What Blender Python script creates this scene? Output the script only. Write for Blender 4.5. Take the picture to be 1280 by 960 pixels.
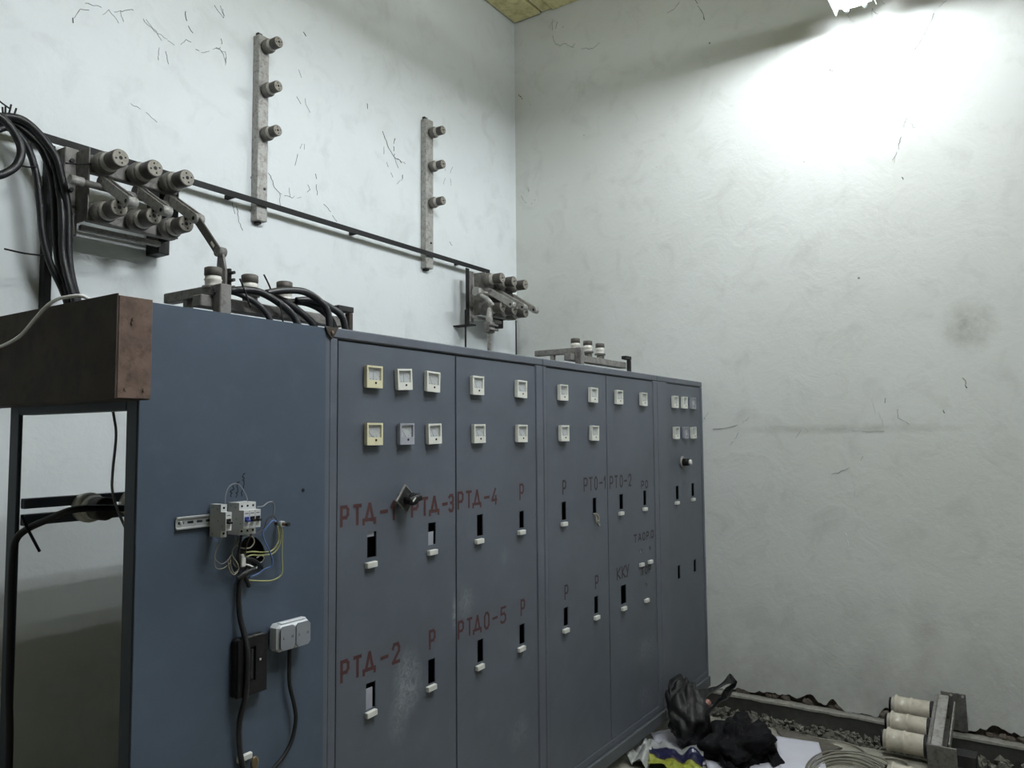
import bpy, math, random
from mathutils import Vector, Matrix, noise
random.seed(7)
for o in list(bpy.data.objects): bpy.data.objects.remove(o, do_unlink=True)
scn = bpy.context.scene
COL = scn.collection

# ------------------------------------------------------------------ camera, world, exposure
yaw, pitch, roll = [math.radians(a) for a in (33.8753, 3.8072, -0.4522)]
fw = Vector((math.cos(pitch)*math.cos(yaw), math.cos(pitch)*math.sin(yaw), math.sin(pitch)))
r0 = Vector((math.sin(yaw), -math.cos(yaw), 0)); u0 = r0.cross(fw)
rt = r0*math.cos(roll) + u0*math.sin(roll); upv = u0*math.cos(roll) - r0*math.sin(roll)
cam = bpy.data.cameras.new('camera'); cam.sensor_width = 36; cam.lens = 965.93/1280*36; cam.clip_start = .05
camo = bpy.data.objects.new('camera', cam); COL.objects.link(camo)
camo.matrix_world = Matrix((( rt.x, upv.x, -fw.x, 0), (rt.y, upv.y, -fw.y, 0), (rt.z, upv.z, -fw.z, 1.686), (0, 0, 0, 1)))
scn.camera = camo
w = bpy.data.worlds.new('world'); scn.world = w; w.use_nodes = True
w.node_tree.nodes['Background'].inputs[0].default_value = (.02, .022, .024, 1)
w.node_tree.nodes['Background'].inputs[1].default_value = .3
vs = scn.view_settings
vs.view_transform = 'Standard'; vs.look = 'None'; vs.gamma = 1; vs.use_curve_mapping = False; vs.exposure = 0.06
TUBE_STRENGTH = (150.0, 190.0)      # tuned apart: the lamp by the wall, the unseen pair over the room
LAMPS = ((3.58, 4.80, .76, 4.20), (1.20, 2.42, .40, 4.20), (1.20, 2.42, -.45, 4.20))   # x0, x1, y, z of the tubes

# ------------------------------------------------------------------ materials
def s2l(c): return tuple((x/12.92 if x <= .04045 else ((x+.055)/1.055)**2.4) for x in (v/255 for v in c))
MATS = {}
class NT:
    def __init__(s, name):
        s.m = bpy.data.materials.new(name); s.m.use_nodes = True; s.t = s.m.node_tree; s.n = s.t.nodes; s.b = s.n['Principled BSDF']
        MATS[name] = s.m
    def new(s, t, **k):
        n = s.n.new(t)
        for a, v in k.items(): setattr(n, a, v)
        return n
    def link(s, a, b): s.t.links.new(a, b)
    def pos(s): return s.new('ShaderNodeNewGeometry').outputs['Position']
    def noise(s, vec, scale, detail=4, rough=.55, dist=0):
        n = s.new('ShaderNodeTexNoise'); s.link(vec, n.inputs['Vector'])
        n.inputs['Scale'].default_value = scale; n.inputs['Detail'].default_value = detail; n.inputs['Roughness'].default_value = rough; n.inputs['Distortion'].default_value = dist
        return n.outputs['Fac']
    def ramp(s, fac, stops):
        n = s.new('ShaderNodeValToRGB'); s.link(fac, n.inputs[0]); e = n.color_ramp.elements
        while len(e) < len(stops): e.new(.5)
        for el, (p, c) in zip(e, stops): el.position = p; el.color = (*c, 1) if len(c) == 3 else c
        return n.outputs['Color']
    def mix(s, fac, a, b, mode='MIX'):
        n = s.new('ShaderNodeMix', data_type='RGBA', blend_type=mode)
        for i, v in ((0, fac), (6, a), (7, b)):
            if isinstance(v, (int, float)): n.inputs[i].default_value = v
            elif isinstance(v, tuple): n.inputs[i].default_value = (*v, 1)
            else: s.link(v, n.inputs[i])
        return n.outputs[2]
    def math(s, op, a, b=None, clamp=False):
        n = s.new('ShaderNodeMath', operation=op, use_clamp=clamp)
        for i, v in ((0, a), (1, b)):
            if v is None: continue
            if isinstance(v, (int, float)): n.inputs[i].default_value = v
            else: s.link(v, n.inputs[i])
        return n.outputs[0]
    def bump(s, h, strength=.3, dist=.01):
        n = s.new('ShaderNodeBump'); s.link(h, n.inputs['Height']); n.inputs['Strength'].default_value = strength; n.inputs['Distance'].default_value = dist
        s.link(n.outputs[0], s.b.inputs['Normal'])
    def spot(s, pos, c, rx, rz, ns=None):          # soft elliptical mask on a vertical surface around point c
        v = s.new('ShaderNodeVectorMath', operation='SUBTRACT'); s.link(pos, v.inputs[0]); v.inputs[1].default_value = c
        m = s.new('ShaderNodeVectorMath', operation='MULTIPLY'); s.link(v.outputs[0], m.inputs[0]); m.inputs[1].default_value = (1/rx[0], 1/rx[1], 1/rz)
        l = s.new('ShaderNodeVectorMath', operation='LENGTH'); s.link(m.outputs[0], l.inputs[0])
        return s.math('SUBTRACT', 1, l.outputs['Value'], True)
def basic(name, rgb, rough=.6, metal=0, var=.12, scale=25, bump=0, spec=.5, dirt=None):
    t = NT(name); c = s2l(rgb); p = t.pos()
    f = t.noise(p, scale, 4)
    lo = tuple(x*(1-var) for x in c); hi = tuple(min(1, x*(1+var)) for x in c)
    col = t.ramp(f, [(.3, lo), (.7, hi)])
    if dirt:
        d = t.noise(p, scale*2.3, 6, .7)
        col = t.mix(t.ramp(d, [(.48, (0, 0, 0)), (.68, (1, 1, 1))]), col, s2l(dirt))
    t.link(col, t.b.inputs['Base Color']); t.b.inputs['Roughness'].default_value = rough; t.b.inputs['Metallic'].default_value = metal
    t.b.inputs['Specular IOR Level'].default_value = spec
    if bump: t.bump(t.noise(p, scale*3, 5), bump, .004)
    return t.m
def plaster(name, base, stain, warm, low):
    t = NT(name); p = t.pos()
    big = t.noise(p, .9, 5, .6, .4); mid = t.noise(p, 5, 6, .65, .6); fine = t.noise(p, 42, 4)
    col = t.mix(t.ramp(big, [(.35, (0, 0, 0)), (.75, (1, 1, 1))]), s2l(base), s2l(warm))
    col = t.mix(t.math('MULTIPLY', t.ramp(mid, [(.52, (0, 0, 0)), (.8, (1, 1, 1))]), .55), col, s2l(stain))
    # small dark specks of dirt
    v = t.new('ShaderNodeTexVoronoi'); t.link(p, v.inputs['Vector']); v.inputs['Scale'].default_value = 3.2
    sp = t.ramp(v.outputs['Distance'], [(.012, (1, 1, 1)), (.03, (0, 0, 0))])
    col = t.mix(t.math('MULTIPLY', sp, .8), col, s2l((70, 72, 70)))
    # darker tone towards the foot of the wall, broken up by noise
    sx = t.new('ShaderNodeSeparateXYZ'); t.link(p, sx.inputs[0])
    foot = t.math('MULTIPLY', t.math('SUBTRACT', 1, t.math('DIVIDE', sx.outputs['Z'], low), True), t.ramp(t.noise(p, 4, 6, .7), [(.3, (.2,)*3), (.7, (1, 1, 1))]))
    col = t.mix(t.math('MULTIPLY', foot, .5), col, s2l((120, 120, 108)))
    t.link(col, t.b.inputs['Base Color']); t.b.inputs['Roughness'].default_value = .85; t.b.inputs['Specular IOR Level'].default_value = .2
    h = t.math('ADD', t.math('MULTIPLY', fine, .25), t.math('MULTIPLY', mid, 1.0))
    t.bump(h, .35, .012)
    return t, p, col
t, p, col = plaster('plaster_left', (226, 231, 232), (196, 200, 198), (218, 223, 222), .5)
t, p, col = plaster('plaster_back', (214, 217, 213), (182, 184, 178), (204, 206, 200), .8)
m1 = t.spot(p, (4.99, .27, 2.28), (1, .16), .17)
m2 = t.spot(p, (4.99, .55, .55), (1, .1), .35)
m3 = t.spot(p, (4.99, .95, 1.71), (1, .8), .035)
mm = t.math('ADD', t.math('ADD', t.math('MULTIPLY', m1, .8), t.math('MULTIPLY', m2, .3)), t.math('MULTIPLY', m3, .55))
mm = t.math('MULTIPLY', mm, t.ramp(t.noise(p, 11, 6, .7), [(.3, (.1,)*3), (.7, (1, 1, 1))]))
t.link(t.mix(mm, col, s2l((135, 132, 124))), t.b.inputs['Base Color'])
plaster('plaster_plain', (168, 170, 164), (150, 151, 144), (160, 162, 156), .8)
basic('masonry', (112, 106, 97), .95, 0, .3, 30, .8, .2, (100, 84, 74))
basic('ceiling_board', (226, 216, 165), .8, 0, .08, 6, 0, .3, (196, 184, 130))
basic('ceiling_gap', (60, 56, 40), .9)
basic('concrete', (148, 146, 134), .9, 0, .15, 9, .3, .2, (122, 120, 109))
basic('screed', (140, 139, 131), .85, 0, .15, 14, .3, .2, (116, 114, 106))
basic('plinth_face', (58, 58, 54), .9, 0, .2, 25, .4, .2)
basic('rubble', (100, 99, 91), .95, 0, .3, 40, .5, .2)
basic('web', (120, 124, 122), .9, 0, .3); basic('web_dark', (56, 58, 56), .9, 0, .3); basic('web_faint', (172, 176, 174), .9, 0, .1)
def enamel(name, rgb, smudges=(), rough=.42):
    t = NT(name); c = s2l(rgb); p = t.pos()
    f = t.noise(p, 3.5, 5, .6); g = t.noise(p, 60, 3)
    col = t.ramp(f, [(.3, tuple(x*.9 for x in c)), (.7, tuple(x*1.1 for x in c))])
    col = t.mix(t.math('MULTIPLY', t.ramp(t.noise(p, 14, 6, .75), [(.55, (0, 0, 0)), (.8, (1, 1, 1))]), .25), col, tuple(x*1.5 for x in c))
    acc = None
    for (x, z, rx, rz, k) in smudges:
        m = t.math('MULTIPLY', t.spot(p, (x, 1.8, z), (rx, 1), rz), k); acc = m if acc is None else t.math('ADD', acc, m)
    if acc is not None:
        br = t.ramp(t.noise(p, 28, 6, .75, 1.5), [(.38, (0, 0, 0)), (.62, (1, 1, 1))])
        col = t.mix(t.math('MULTIPLY', acc, br, True), col, s2l((140, 145, 148)))
    t.link(col, t.b.inputs['Base Color']); t.b.inputs['Roughness'].default_value = rough; t.b.inputs['Specular IOR Level'].default_value = .4
    t.bump(t.math('ADD', t.math('MULTIPLY', t.noise(p, 2.2, 3), 1.0), t.math('MULTIPLY', g, .02)), .18, .02)
    return t.m
enamel('door_grey', (82, 88, 96), [(2.035, .85, .085, .13, 1.1), (2.36, 1.06, .06, .08, .5), (2.294, 1.03, .02, .09, .9), (2.72, .47, .1, .08, .4), (3.99, .52, .17, .1, .5), (3.95, .27, .11, .09, .4), (1.99, .74, .06, .1, .5), (2.62, 1.2, .04, .06, .2)])
enamel('frame_grey', (86, 91, 99)); enamel('panel_blue', (69, 80, 93)); enamel('frame_blue', (58, 65, 73), (), .5)
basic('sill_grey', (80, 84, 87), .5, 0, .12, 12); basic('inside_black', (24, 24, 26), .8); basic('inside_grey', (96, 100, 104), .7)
basic('paint_red', (66, 34, 32), .7, 0, .15, 60); basic('paint_dark', (46, 37, 38), .7, 0, .15, 60)
basic('tag_white', (204, 204, 196), .5); basic('tag_edge', (96, 100, 104), .6)
basic('meter_white', (214, 214, 204), .4, 0, .04); basic('meter_cream', (212, 206, 172), .4, 0, .04); basic('meter_grey', (150, 152, 160), .4, 0, .06)
basic('dial', (190, 194, 194), .7, 0, .04, 90); basic('black', (13, 13, 14), .6, 0, .1, 25, 0, .3); basic('ink', (70, 72, 78), .8); basic('ink_blue', (40, 60, 130), .8)
t = NT('glass'); tr = t.new('ShaderNodeBsdfTransparent'); gl = t.new('ShaderNodeBsdfGlossy'); gl.inputs['Roughness'].default_value = .08
ms = t.new('ShaderNodeMixShader'); ms.inputs[0].default_value = .06
t.link(tr.outputs[0], ms.inputs[1]); t.link(gl.outputs[0], ms.inputs[2]); t.link(ms.outputs[0], t.n['Material Output'].inputs[0])
basic('rust_board', (62, 54, 46), .75, 0, .2, 9, .3, .3, (50, 44, 40)); basic('rust_edge', (96, 80, 70), .8, 0, .25, 16, .3, .3, (72, 58, 50))
basic('steel_grey', (124, 122, 118), .6, .1, .15, 18, .15, .4, (88, 84, 79)); basic('steel_light', (162, 161, 156), .5, .2, .12, 22, 0, .4, (118, 113, 106))
basic('steel_dark', (34, 34, 33), .6, .2, .15); basic('bar_black', (15, 16, 17), .75, 0, .1)
basic('porcelain_dirty', (104, 101, 95), .55, 0, .2, 30, .1, .4, (92, 87, 79)); basic('porcelain_band', (176, 173, 164), .4, 0, .08, 30, 0, .5, (150, 146, 138))
basic('porcelain_white', (222, 220, 210), .25, 0, .06, 20, 0, .5, (196, 190, 176)); basic('porcelain_cream', (196, 190, 174), .22, 0, .05, 12, 0, .6, (178, 170, 152))
basic('cap_grey', (84, 80, 75), .6, .1, .2, 40, .1, .4, (78, 74, 68)); basic('cap_face', (142, 138, 128), .6, .1, .12, 40, 0, .4, (122, 116, 106))
basic('cable_black', (17, 18, 20), .5, 0, .1); basic('wire_white', (232, 232, 228), .4, 0, .03); basic('wire_grey', (128, 130, 130), .5, 0, .05); basic('wire_cream', (128, 125, 113), .5, 0, .06)
basic('wire_blue', (80, 106, 156), .4, 0, .05); basic('wire_yellow', (152, 152, 100), .4, 0, .06); basic('wire_brown', (70, 56, 48), .5)
basic('breaker_white', (196, 198, 196), .4, 0, .03, 40); basic('lever_blue', (42, 60, 132), .4); basic('zinc', (196, 198, 198), .35, .6, .08, 30)
basic('socket_white', (206, 210, 213), .35, 0, .03); basic('socket_grey', (128, 132, 137), .45, 0, .04); basic('brass', (108, 92, 66), .5, .4, .15)
basic('plastic_bag', (9, 9, 10), .58, 0, .3, 30, .6, .5); basic('jacket', (9, 9, 12), .85, 0, .3, 60, .5, .2); basic('skin_pink', (140, 100, 92), .6)
basic('paper', (206, 206, 216), .8, 0, .03, 14); basic('felt', (92, 89, 82), .95, 0, .15, 40, .3, .1); basic('clear_film', (160, 162, 158), .25, 0, .12, 30, .5, .6)
t = NT('packet_print'); p = t.new('ShaderNodeTexCoord').outputs['UV']; sx = t.new('ShaderNodeSeparateXYZ'); t.link(p, sx.inputs[0])
wob = t.math('ADD', sx.outputs['Y'], t.math('MULTIPLY', t.noise(p, 5, 3), .22))
lime = t.ramp(t.noise(p, 7, 4, .6), [(.3, s2l((88, 96, 26))), (.5, s2l((140, 146, 50))), (.72, s2l((168, 168, 98)))])
a = t.mix(t.ramp(wob, [(.50, (0, 0, 0)), (.515, (1, 1, 1))]), lime, s2l((60, 36, 30)))
a = t.mix(t.ramp(wob, [(.53, (0, 0, 0)), (.545, (1, 1, 1))]), a, s2l((28, 30, 60)))
a = t.mix(t.ramp(wob, [(.88, (0, 0, 0)), (.9, (1, 1, 1))]), a, s2l((150, 152, 150)))
t.link(a, t.b.inputs['Base Color']); t.b.inputs['Roughness'].default_value = .3
for nm, st_ in (('tube_light_wall', TUBE_STRENGTH[0]), ('tube_light', TUBE_STRENGTH[1])):
    t = NT(nm); t.b.inputs['Emission Color'].default_value = (.90, .95, 1, 1); t.b.inputs['Emission Strength'].default_value = st_; t.b.inputs['Base Color'].default_value = (.9, .9, .9, 1)
basic('lamp_white', (240, 240, 236), .5, 0, .02)

# ------------------------------------------------------------------ mesh helpers
ORG = {}
class MB:
    def __init__(s): s.v = []; s.f = []; s.sm = []; s.uv = None
    def add(s, vs_, fs, smooth=False):
        n = len(s.v); s.v += [Vector(v) for v in vs_]; s.f += [tuple(i+n for i in f) for f in fs]; s.sm += [smooth]*len(fs); return s
    def box(s, a, b, bev=0, M=None):
        (x0, y0, z0), (x1, y1, z1) = a, b
        c = Vector(((x0+x1)/2, (y0+y1)/2, (z0+z1)/2)); h = (abs(x1-x0)/2, abs(y1-y0)/2, abs(z1-z0)/2)
        bev = min(bev, min(h)*.9)
        if bev <= 0:
            vs_ = [Vector((sx*h[0], sy*h[1], sz*h[2])) for sx in (-1, 1) for sy in (-1, 1) for sz in (-1, 1)]
            fs = [(0, 1, 3, 2), (4, 6, 7, 5), (0, 4, 5, 1), (2, 3, 7, 6), (0, 2, 6, 4), (1, 5, 7, 3)]
        else:
            vs_ = []; idx = {}
            for sx in (-1, 1):
                for sy in (-1, 1):
                    for sz in (-1, 1):
                        for ax in range(3):
                            q = [sx*h[0], sy*h[1], sz*h[2]]
                            for k, sg in enumerate((sx, sy, sz)):
                                if k != ax: q[k] -= sg*bev
                            idx[(sx, sy, sz, ax)] = len(vs_); vs_.append(Vector(q))
            fs = []
            for ax in range(3):
                o = [k for k in range(3) if k != ax]
                for sg in (-1, 1):
                    l = []
                    for u, w_ in ((-1, -1), (1, -1), (1, 1), (-1, 1)):
                        q = [0, 0, 0]; q[ax] = sg; q[o[0]] = u; q[o[1]] = w_; l.append(idx[(*q, ax)])
                    if (ax == 1) == (sg > 0): l.reverse()
                    fs.append(tuple(l))
                for u in (-1, 1):
                    for w_ in (-1, 1):       # edge parallel to ax
                        l = []
                        for sg, axs in ((-1, o), (1, o[::-1])):
                            q = [0, 0, 0]; q[ax] = sg; q[o[0]] = u; q[o[1]] = w_
                            l += [idx[(*q, k)] for k in axs]
                        fs.append(tuple(l))
            for sx in (-1, 1):
                for sy in (-1, 1):
                    for sz in (-1, 1): fs.append(tuple(idx[(sx, sy, sz, k)] for k in range(3)))
        return s.add([(M @ v if M else v) + c for v in vs_], fs)
    def ring(s, c, ax, r, n):
        ax = Vector(ax).normalized(); t_ = Vector((0, 0, 1)) if abs(ax.z) < .9 else Vector((1, 0, 0))
        u = ax.cross(t_).normalized(); w_ = ax.cross(u)
        return [Vector(c) + u*r*math.cos(2*math.pi*i/n) + w_*r*math.sin(2*math.pi*i/n) for i in range(n)]
    def lathe(s, o, ax, prof, n=18, smooth=True, caps=True):
        ax = Vector(ax).normalized(); vs_ = []; fs = []
        for t_, r in prof: vs_ += s.ring(Vector(o)+ax*t_, ax, max(r, 1e-5), n)
        for k in range(len(prof)-1):
            for i in range(n):
                j = (i+1) % n; fs.append((k*n+i, k*n+j, (k+1)*n+j, (k+1)*n+i))
        s.add(vs_, fs, smooth)
        if caps:
            b = len(s.v)-len(vs_)
            s.f.append(tuple(b+i for i in range(n))[::-1]); s.f.append(tuple(b+(len(prof)-1)*n+i for i in range(n))); s.sm += [False]*2
        return s
    def cyl(s, a, b, r, r2=None, n=14):
        a = Vector(a); b = Vector(b); return s.lathe(a, b-a, [(0, r), ((b-a).length, r if r2 is None else r2)], n)
    def tube(s, pts, r, n=8, sub=5):
        P = [Vector(p) for p in pts]
        if sub > 1 and len(P) > 2:
            Q = []
            for i in range(len(P)-1):
                p0 = P[max(i-1, 0)]; p1 = P[i]; p2 = P[i+1]; p3 = P[min(i+2, len(P)-1)]
                for k in range(sub):
                    t_ = k/sub
                    Q.append(.5*((2*p1)+(p2-p0)*t_+(2*p0-5*p1+4*p2-p3)*t_*t_+(-p0+3*p1-3*p2+p3)*t_**3))
            P = Q+[P[-1]]
        vs_ = []; fs = []; u = None
        for i, p in enumerate(P):
            d = (P[min(i+1, len(P)-1)]-P[max(i-1, 0)])
            if d.length < 1e-9: d = Vector((0, 0, 1))
            d.normalize()
            if u is None: u = d.orthogonal().normalized()
            u = (u-d*u.dot(d)); u = u.normalized() if u.length > 1e-6 else d.orthogonal().normalized()
            w_ = d.cross(u); rr = r(i/(len(P)-1)) if callable(r) else r
            vs_ += [p+u*rr*math.cos(2*math.pi*k/n)+w_*rr*math.sin(2*math.pi*k/n) for k in range(n)]
        for i in range(len(P)-1):
            for k in range(n):
                j = (k+1) % n; fs.append((i*n+k, i*n+j, (i+1)*n+j, (i+1)*n+k))
        s.add(vs_, fs, True); b = len(s.v)-len(vs_)
        s.f.append(tuple(b+k for k in range(n))[::-1]); s.f.append(tuple(b+(len(P)-1)*n+k for k in range(n))); s.sm += [False]*2
        return s
    def prism(s, poly, d):              # polygon (3d points) extruded by vector d
        n = len(poly); d = Vector(d); vs_ = [Vector(p) for p in poly]+[Vector(p)+d for p in poly]
        fs = [tuple(range(n)), tuple(range(n, 2*n))[::-1]]+[(i, i+n, (i+1) % n+n, (i+1) % n) for i in range(n)]
        return s.add(vs_, fs)
    def build(s, name, mat, parent=None, kind=None, recalc=True):
        if parent is not None: org = Vector(ORG[parent.name])
        else:
            xs = [v.x for v in s.v]; ys = [v.y for v in s.v]; zs = [v.z for v in s.v]
            org = Vector(((min(xs)+max(xs))/2, (min(ys)+max(ys))/2, min(zs)))
        me = bpy.data.meshes.new(name); me.from_pydata([v-org for v in s.v], [], s.f)
        if s.uv:
            ul = me.uv_layers.new(name='UVMap')
            for lp in me.loops: ul.data[lp.index].uv = s.uv[lp.vertex_index]
        me.materials.append(MATS[mat]); me.polygons.foreach_set('use_smooth', s.sm)
        if recalc:
            import bmesh
            bm = bmesh.new(); bm.from_mesh(me); bmesh.ops.recalc_face_normals(bm, faces=bm.faces); bm.to_mesh(me); bm.free()
        me.update(); o = bpy.data.objects.new(name, me); COL.objects.link(o)
        if parent is not None: o.parent = parent
        else: o.location = org
        ORG[o.name] = tuple(org)
        if kind: o['kind'] = kind
        return o
def thing(name, label, cat, loc, group=None):
    o = bpy.data.objects.new(name, None); COL.objects.link(o); o.location = loc; o.empty_display_size = .05
    ORG[o.name] = tuple(loc); o['label'] = label; o['category'] = cat
    if group: o['group'] = group
    return o
def tag(o, label, cat, group=None):
    o['label'] = label; o['category'] = cat
    if group: o['group'] = group
    return o
def copy_tree(o, parent=None):
    c = o.copy(); COL.objects.link(c); c.parent = parent
    for ch in list(o.children): copy_tree(ch, c)
    return c
def part(name, mat, parent, f, kind=None):
    m = MB(); f(m); return m.build(name, mat, parent, kind)
def boxp(name, mat, parent, a, b, bev=.002): return part(name, mat, parent, lambda m: m.box(a, b, bev))
def holed(m, x0, x1, z0, z1, y0, y1, holes):
    """upright sheet from y0 (front) to y1 with real openings; a hole is (xa, xb, za, zb) or the same plus 'round'"""
    xs = sorted({x0, x1, *[h[0] for h in holes], *[h[1] for h in holes]}); zs = sorted({z0, z1, *[h[2] for h in holes], *[h[3] for h in holes]})
    def hole_at(x, z):
        for h in holes:
            if h[0] < x < h[1] and h[2] < z < h[3]: return h
    for i in range(len(xs)-1):
        for k in range(len(zs)-1):
            a, b, c, d = xs[i], xs[i+1], zs[k], zs[k+1]; h = hole_at((a+b)/2, (c+d)/2)
            if h is None:
                for y in (y0, y1): m.add([(a, y, c), (b, y, c), (b, y, d), (a, y, d)], [(0, 1, 2, 3)])
    for h in holes:
        a, b, c, d = h[:4]
        if len(h) == 4:
            l = [(a, c), (b, c), (b, d), (a, d)]
        else:
            cx, cz, rx, rz = (a+b)/2, (c+d)/2, (b-a)/2, (d-c)/2; l = []; sq = []
            for q in range(16):
                t_ = 2*math.pi*q/16; co, si = math.cos(t_), math.sin(t_); k = max(abs(co), abs(si)); wv = 1+.06*math.sin(3*t_+a*40)
                l.append((cx+rx*.88*wv*co, cz+rz*.88*wv*si)); sq.append((cx+rx*co/k, cz+rz*si/k))
            for y in (y0, y1):
                for q in range(16):
                    r = (q+1) % 16; m.add([(l[q][0], y, l[q][1]), (l[r][0], y, l[r][1]), (sq[r][0], y, sq[r][1]), (sq[q][0], y, sq[q][1])], [(0, 1, 2, 3)])
        n = len(l)
        for q in range(n):
            r = (q+1) % n; m.add([(l[q][0], y0, l[q][1]), (l[r][0], y0, l[r][1]), (l[r][0], y1, l[r][1]), (l[q][0], y1, l[q][1])], [(0, 1, 2, 3)])
    for a, b in (((x0, z0), (x1, z0)), ((x1, z0), (x1, z1)), ((x1, z1), (x0, z1)), ((x0, z1), (x0, z0))):
        m.add([(a[0], y0, a[1]), (b[0], y0, b[1]), (b[0], y1, b[1]), (a[0], y1, a[1])], [(0, 1, 2, 3)])
    return m
def nz(x, y, z, s=1): return noise.noise(Vector((x*s, y*s, z*s)))

# ------------------------------------------------------------------ the room
XB, YL, ZC = 4.99, 3.30, 4.97
XR, YR = -6.5, -5.5
m = MB(); m.box((XR, YL, -.2), (XB+.2, YL+.2, ZC+.2)); wall_left = m.build('wall_left', 'plaster_left', kind='structure')
# back wall: a plaster coat with a broken lower edge in front of rough masonry
m = MB(); n = 620; low = []
for i in range(n+1):
    y = YR+(YL-YR)*i/n
    h = .050+.03*nz(y, 3.1, .2, 2.3)+.03*nz(y, 1.7, 4, 9)+.022*nz(y, 8, 1, 31)
    for c, a, wd in ((1.20, .05, .05), (1.06, .055, .03), (1.32, .03, .06), (.77, .06, .035), (.42, .045, .06), (.24, .04, .05), (1.62, .035, .1)): h += a*math.exp(-((y-c)/wd)**2)
    low.append((y, max(.036, h)))
tn = .022
for i in range(n):
    (ya, za), (yb, zb) = low[i], low[i+1]
    m.add([(XB, ya, za), (XB, yb, zb), (XB, yb, ZC+.1), (XB, ya, ZC+.1)], [(0, 1, 2, 3)])
    m.add([(XB, ya, za), (XB, yb, zb), (XB+tn, yb, zb-.004), (XB+tn, ya, za-.004)], [(0, 1, 2, 3)])
wall_back = m.build('wall_back', 'plaster_back', kind='structure', recalc=False)
m = MB(); NY, NZ = 240, 10; vs_ = []
for i in range(NY+1):
    for k in range(NZ+1):
        y = YR+(YL-YR)*i/NY; z = -.25+.6*k/NZ
        vs_.append((XB+tn+.004+.02*(nz(y, z, 2, 14)+.5)*(1 if z < .3 else 0), y, z))
m.add(vs_, [(i*(NZ+1)+k, (i+1)*(NZ+1)+k, (i+1)*(NZ+1)+k+1, i*(NZ+1)+k+1) for i in range(NY) for k in range(NZ)])
m.box((XB+.06, YR, -.3), (XB+.3, YL, ZC+.2))
m.build('masonry_core', 'masonry', wall_back)
for i in range(34):            # lumps of broken masonry showing under the plaster edge
    y = 1.95-i*.062+random.uniform(-.02, .02); r = random.uniform(.012, .03)
    if random.random() < .3: continue
    m = MB(); q = []
    for a in range(7):
        for b in range(5):
            t1, t2 = 2*math.pi*a/7, math.pi*(b+.5)/5; rr = r*(1+.45*nz(a*1.3+i, b*1.7, i*.7))
            q.append((XB+.012+rr*.55*math.sin(t2)*math.cos(t1), y+rr*1.5*math.sin(t2)*math.sin(t1), .042+r*.6+rr*math.cos(t2)))
    m.add(q, [(a*5+b, ((a+1) % 7)*5+b, ((a+1) % 7)*5+b+1, a*5+b+1) for a in range(7) for b in range(4)]); m.build('stone', 'masonry', wall_back)
m = MB(); m.box((XR, YR-.2, -.3), (XB+.2, YR, ZC+.2)); m.build('wall_right', 'plaster_plain', kind='structure')
m = MB(); m.box((XR-.2, YR, -.3), (XR, YL, ZC+.2)); m.build('wall_front', 'plaster_plain', kind='structure')
# plinth strip along the back wall: pale screed top, dark face
m = MB(); vs_ = []; fs = []
pn = 120
for i in range(pn+1):
    y = YR+(YL-YR)*i/pn; e = .004*nz(y, 1, 1, 8)
    vs_ += [(XB+.02, y, .036+e), (4.942+e, y, .03+e), (4.935+e*1.5, y, -.16)]
for i in range(pn): fs += [(i*3, i*3+1, i*3+4, i*3+3), (i*3+1, i*3+2, i*3+5, i*3+4)]
m.add(vs_, fs); bb = m.build('baseboard_back', 'plinth_face', kind='structure', recalc=False)
m = MB(); vs_ = []; fs = []
for i in range(pn+1):
    y = YR+(YL-YR)*i/pn; e = .004*nz(y, 1, 1, 8); k = .004*nz(y, 4, 1, 12)
    vs_ += [(XB+.02, y, .0365+e), (4.938+e+k, y, .034+e), (4.936+e+k, y, .022+e+k)]
for i in range(pn): fs += [(i*3, i*3+1, i*3+4, i*3+3), (i*3+1, i*3+2, i*3+5, i*3+4)]
m.add(vs_, fs); m.build('screed_top', 'screed', bb, recalc=False)
# floor slab with a ragged edge, ground in the trench, rubble
m = MB(); vs_ = []; fs = []; fn = 160
for i in range(fn+1):
    y = YR+(YL-YR)*i/fn; e = 4.615+.018*nz(y, 5, 2, 4)+.008*nz(y, 5, 2, 20)
    vs_ += [(XR, y, 0), (e-.05, y, 0), (e, y, -.006), (e+.006, y, -.13)]
for i in range(fn): fs += [(i*4+k, i*4+k+1, i*4+k+5, i*4+k+4) for k in range(3)]
m.add(vs_, fs); floor = m.build('floor', 'concrete', kind='structure', recalc=False)
m = MB(); m.box((4.4, YR, -.3), (XB+.1, YL, -.11)); m.build('trench_bottom', 'rubble', floor)
m = MB()
for i in range(1500):
    y = random.uniform(-.9, 1.95); x = random.uniform(4.62, 4.945); r = random.choice((.008, .01, .012, .016, .022))*random.uniform(.8, 1.3)
    c = Vector((x, y, -.1+.045*(1-abs(x-4.78)/.17*.4)+random.uniform(-.015, .02))); R = Matrix.Rotation(random.uniform(0, 6), 3, Vector((random.random(), random.random(), random.random()+.1)).normalized())
    o8 = [(1, 0, 0), (-1, 0, 0), (0, 1, 0), (0, -1, 0), (0, 0, 1), (0, 0, -1)]
    m.add([c+(R @ Vector(q))*r*random.uniform(.7, 1.35) for q in o8], [(0, 2, 4), (2, 1, 4), (1, 3, 4), (3, 0, 4), (2, 0, 5), (1, 2, 5), (3, 1, 5), (0, 3, 5)])
o = m.build('rubble', 'rubble', floor, kind='stuff', recalc=False)
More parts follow.
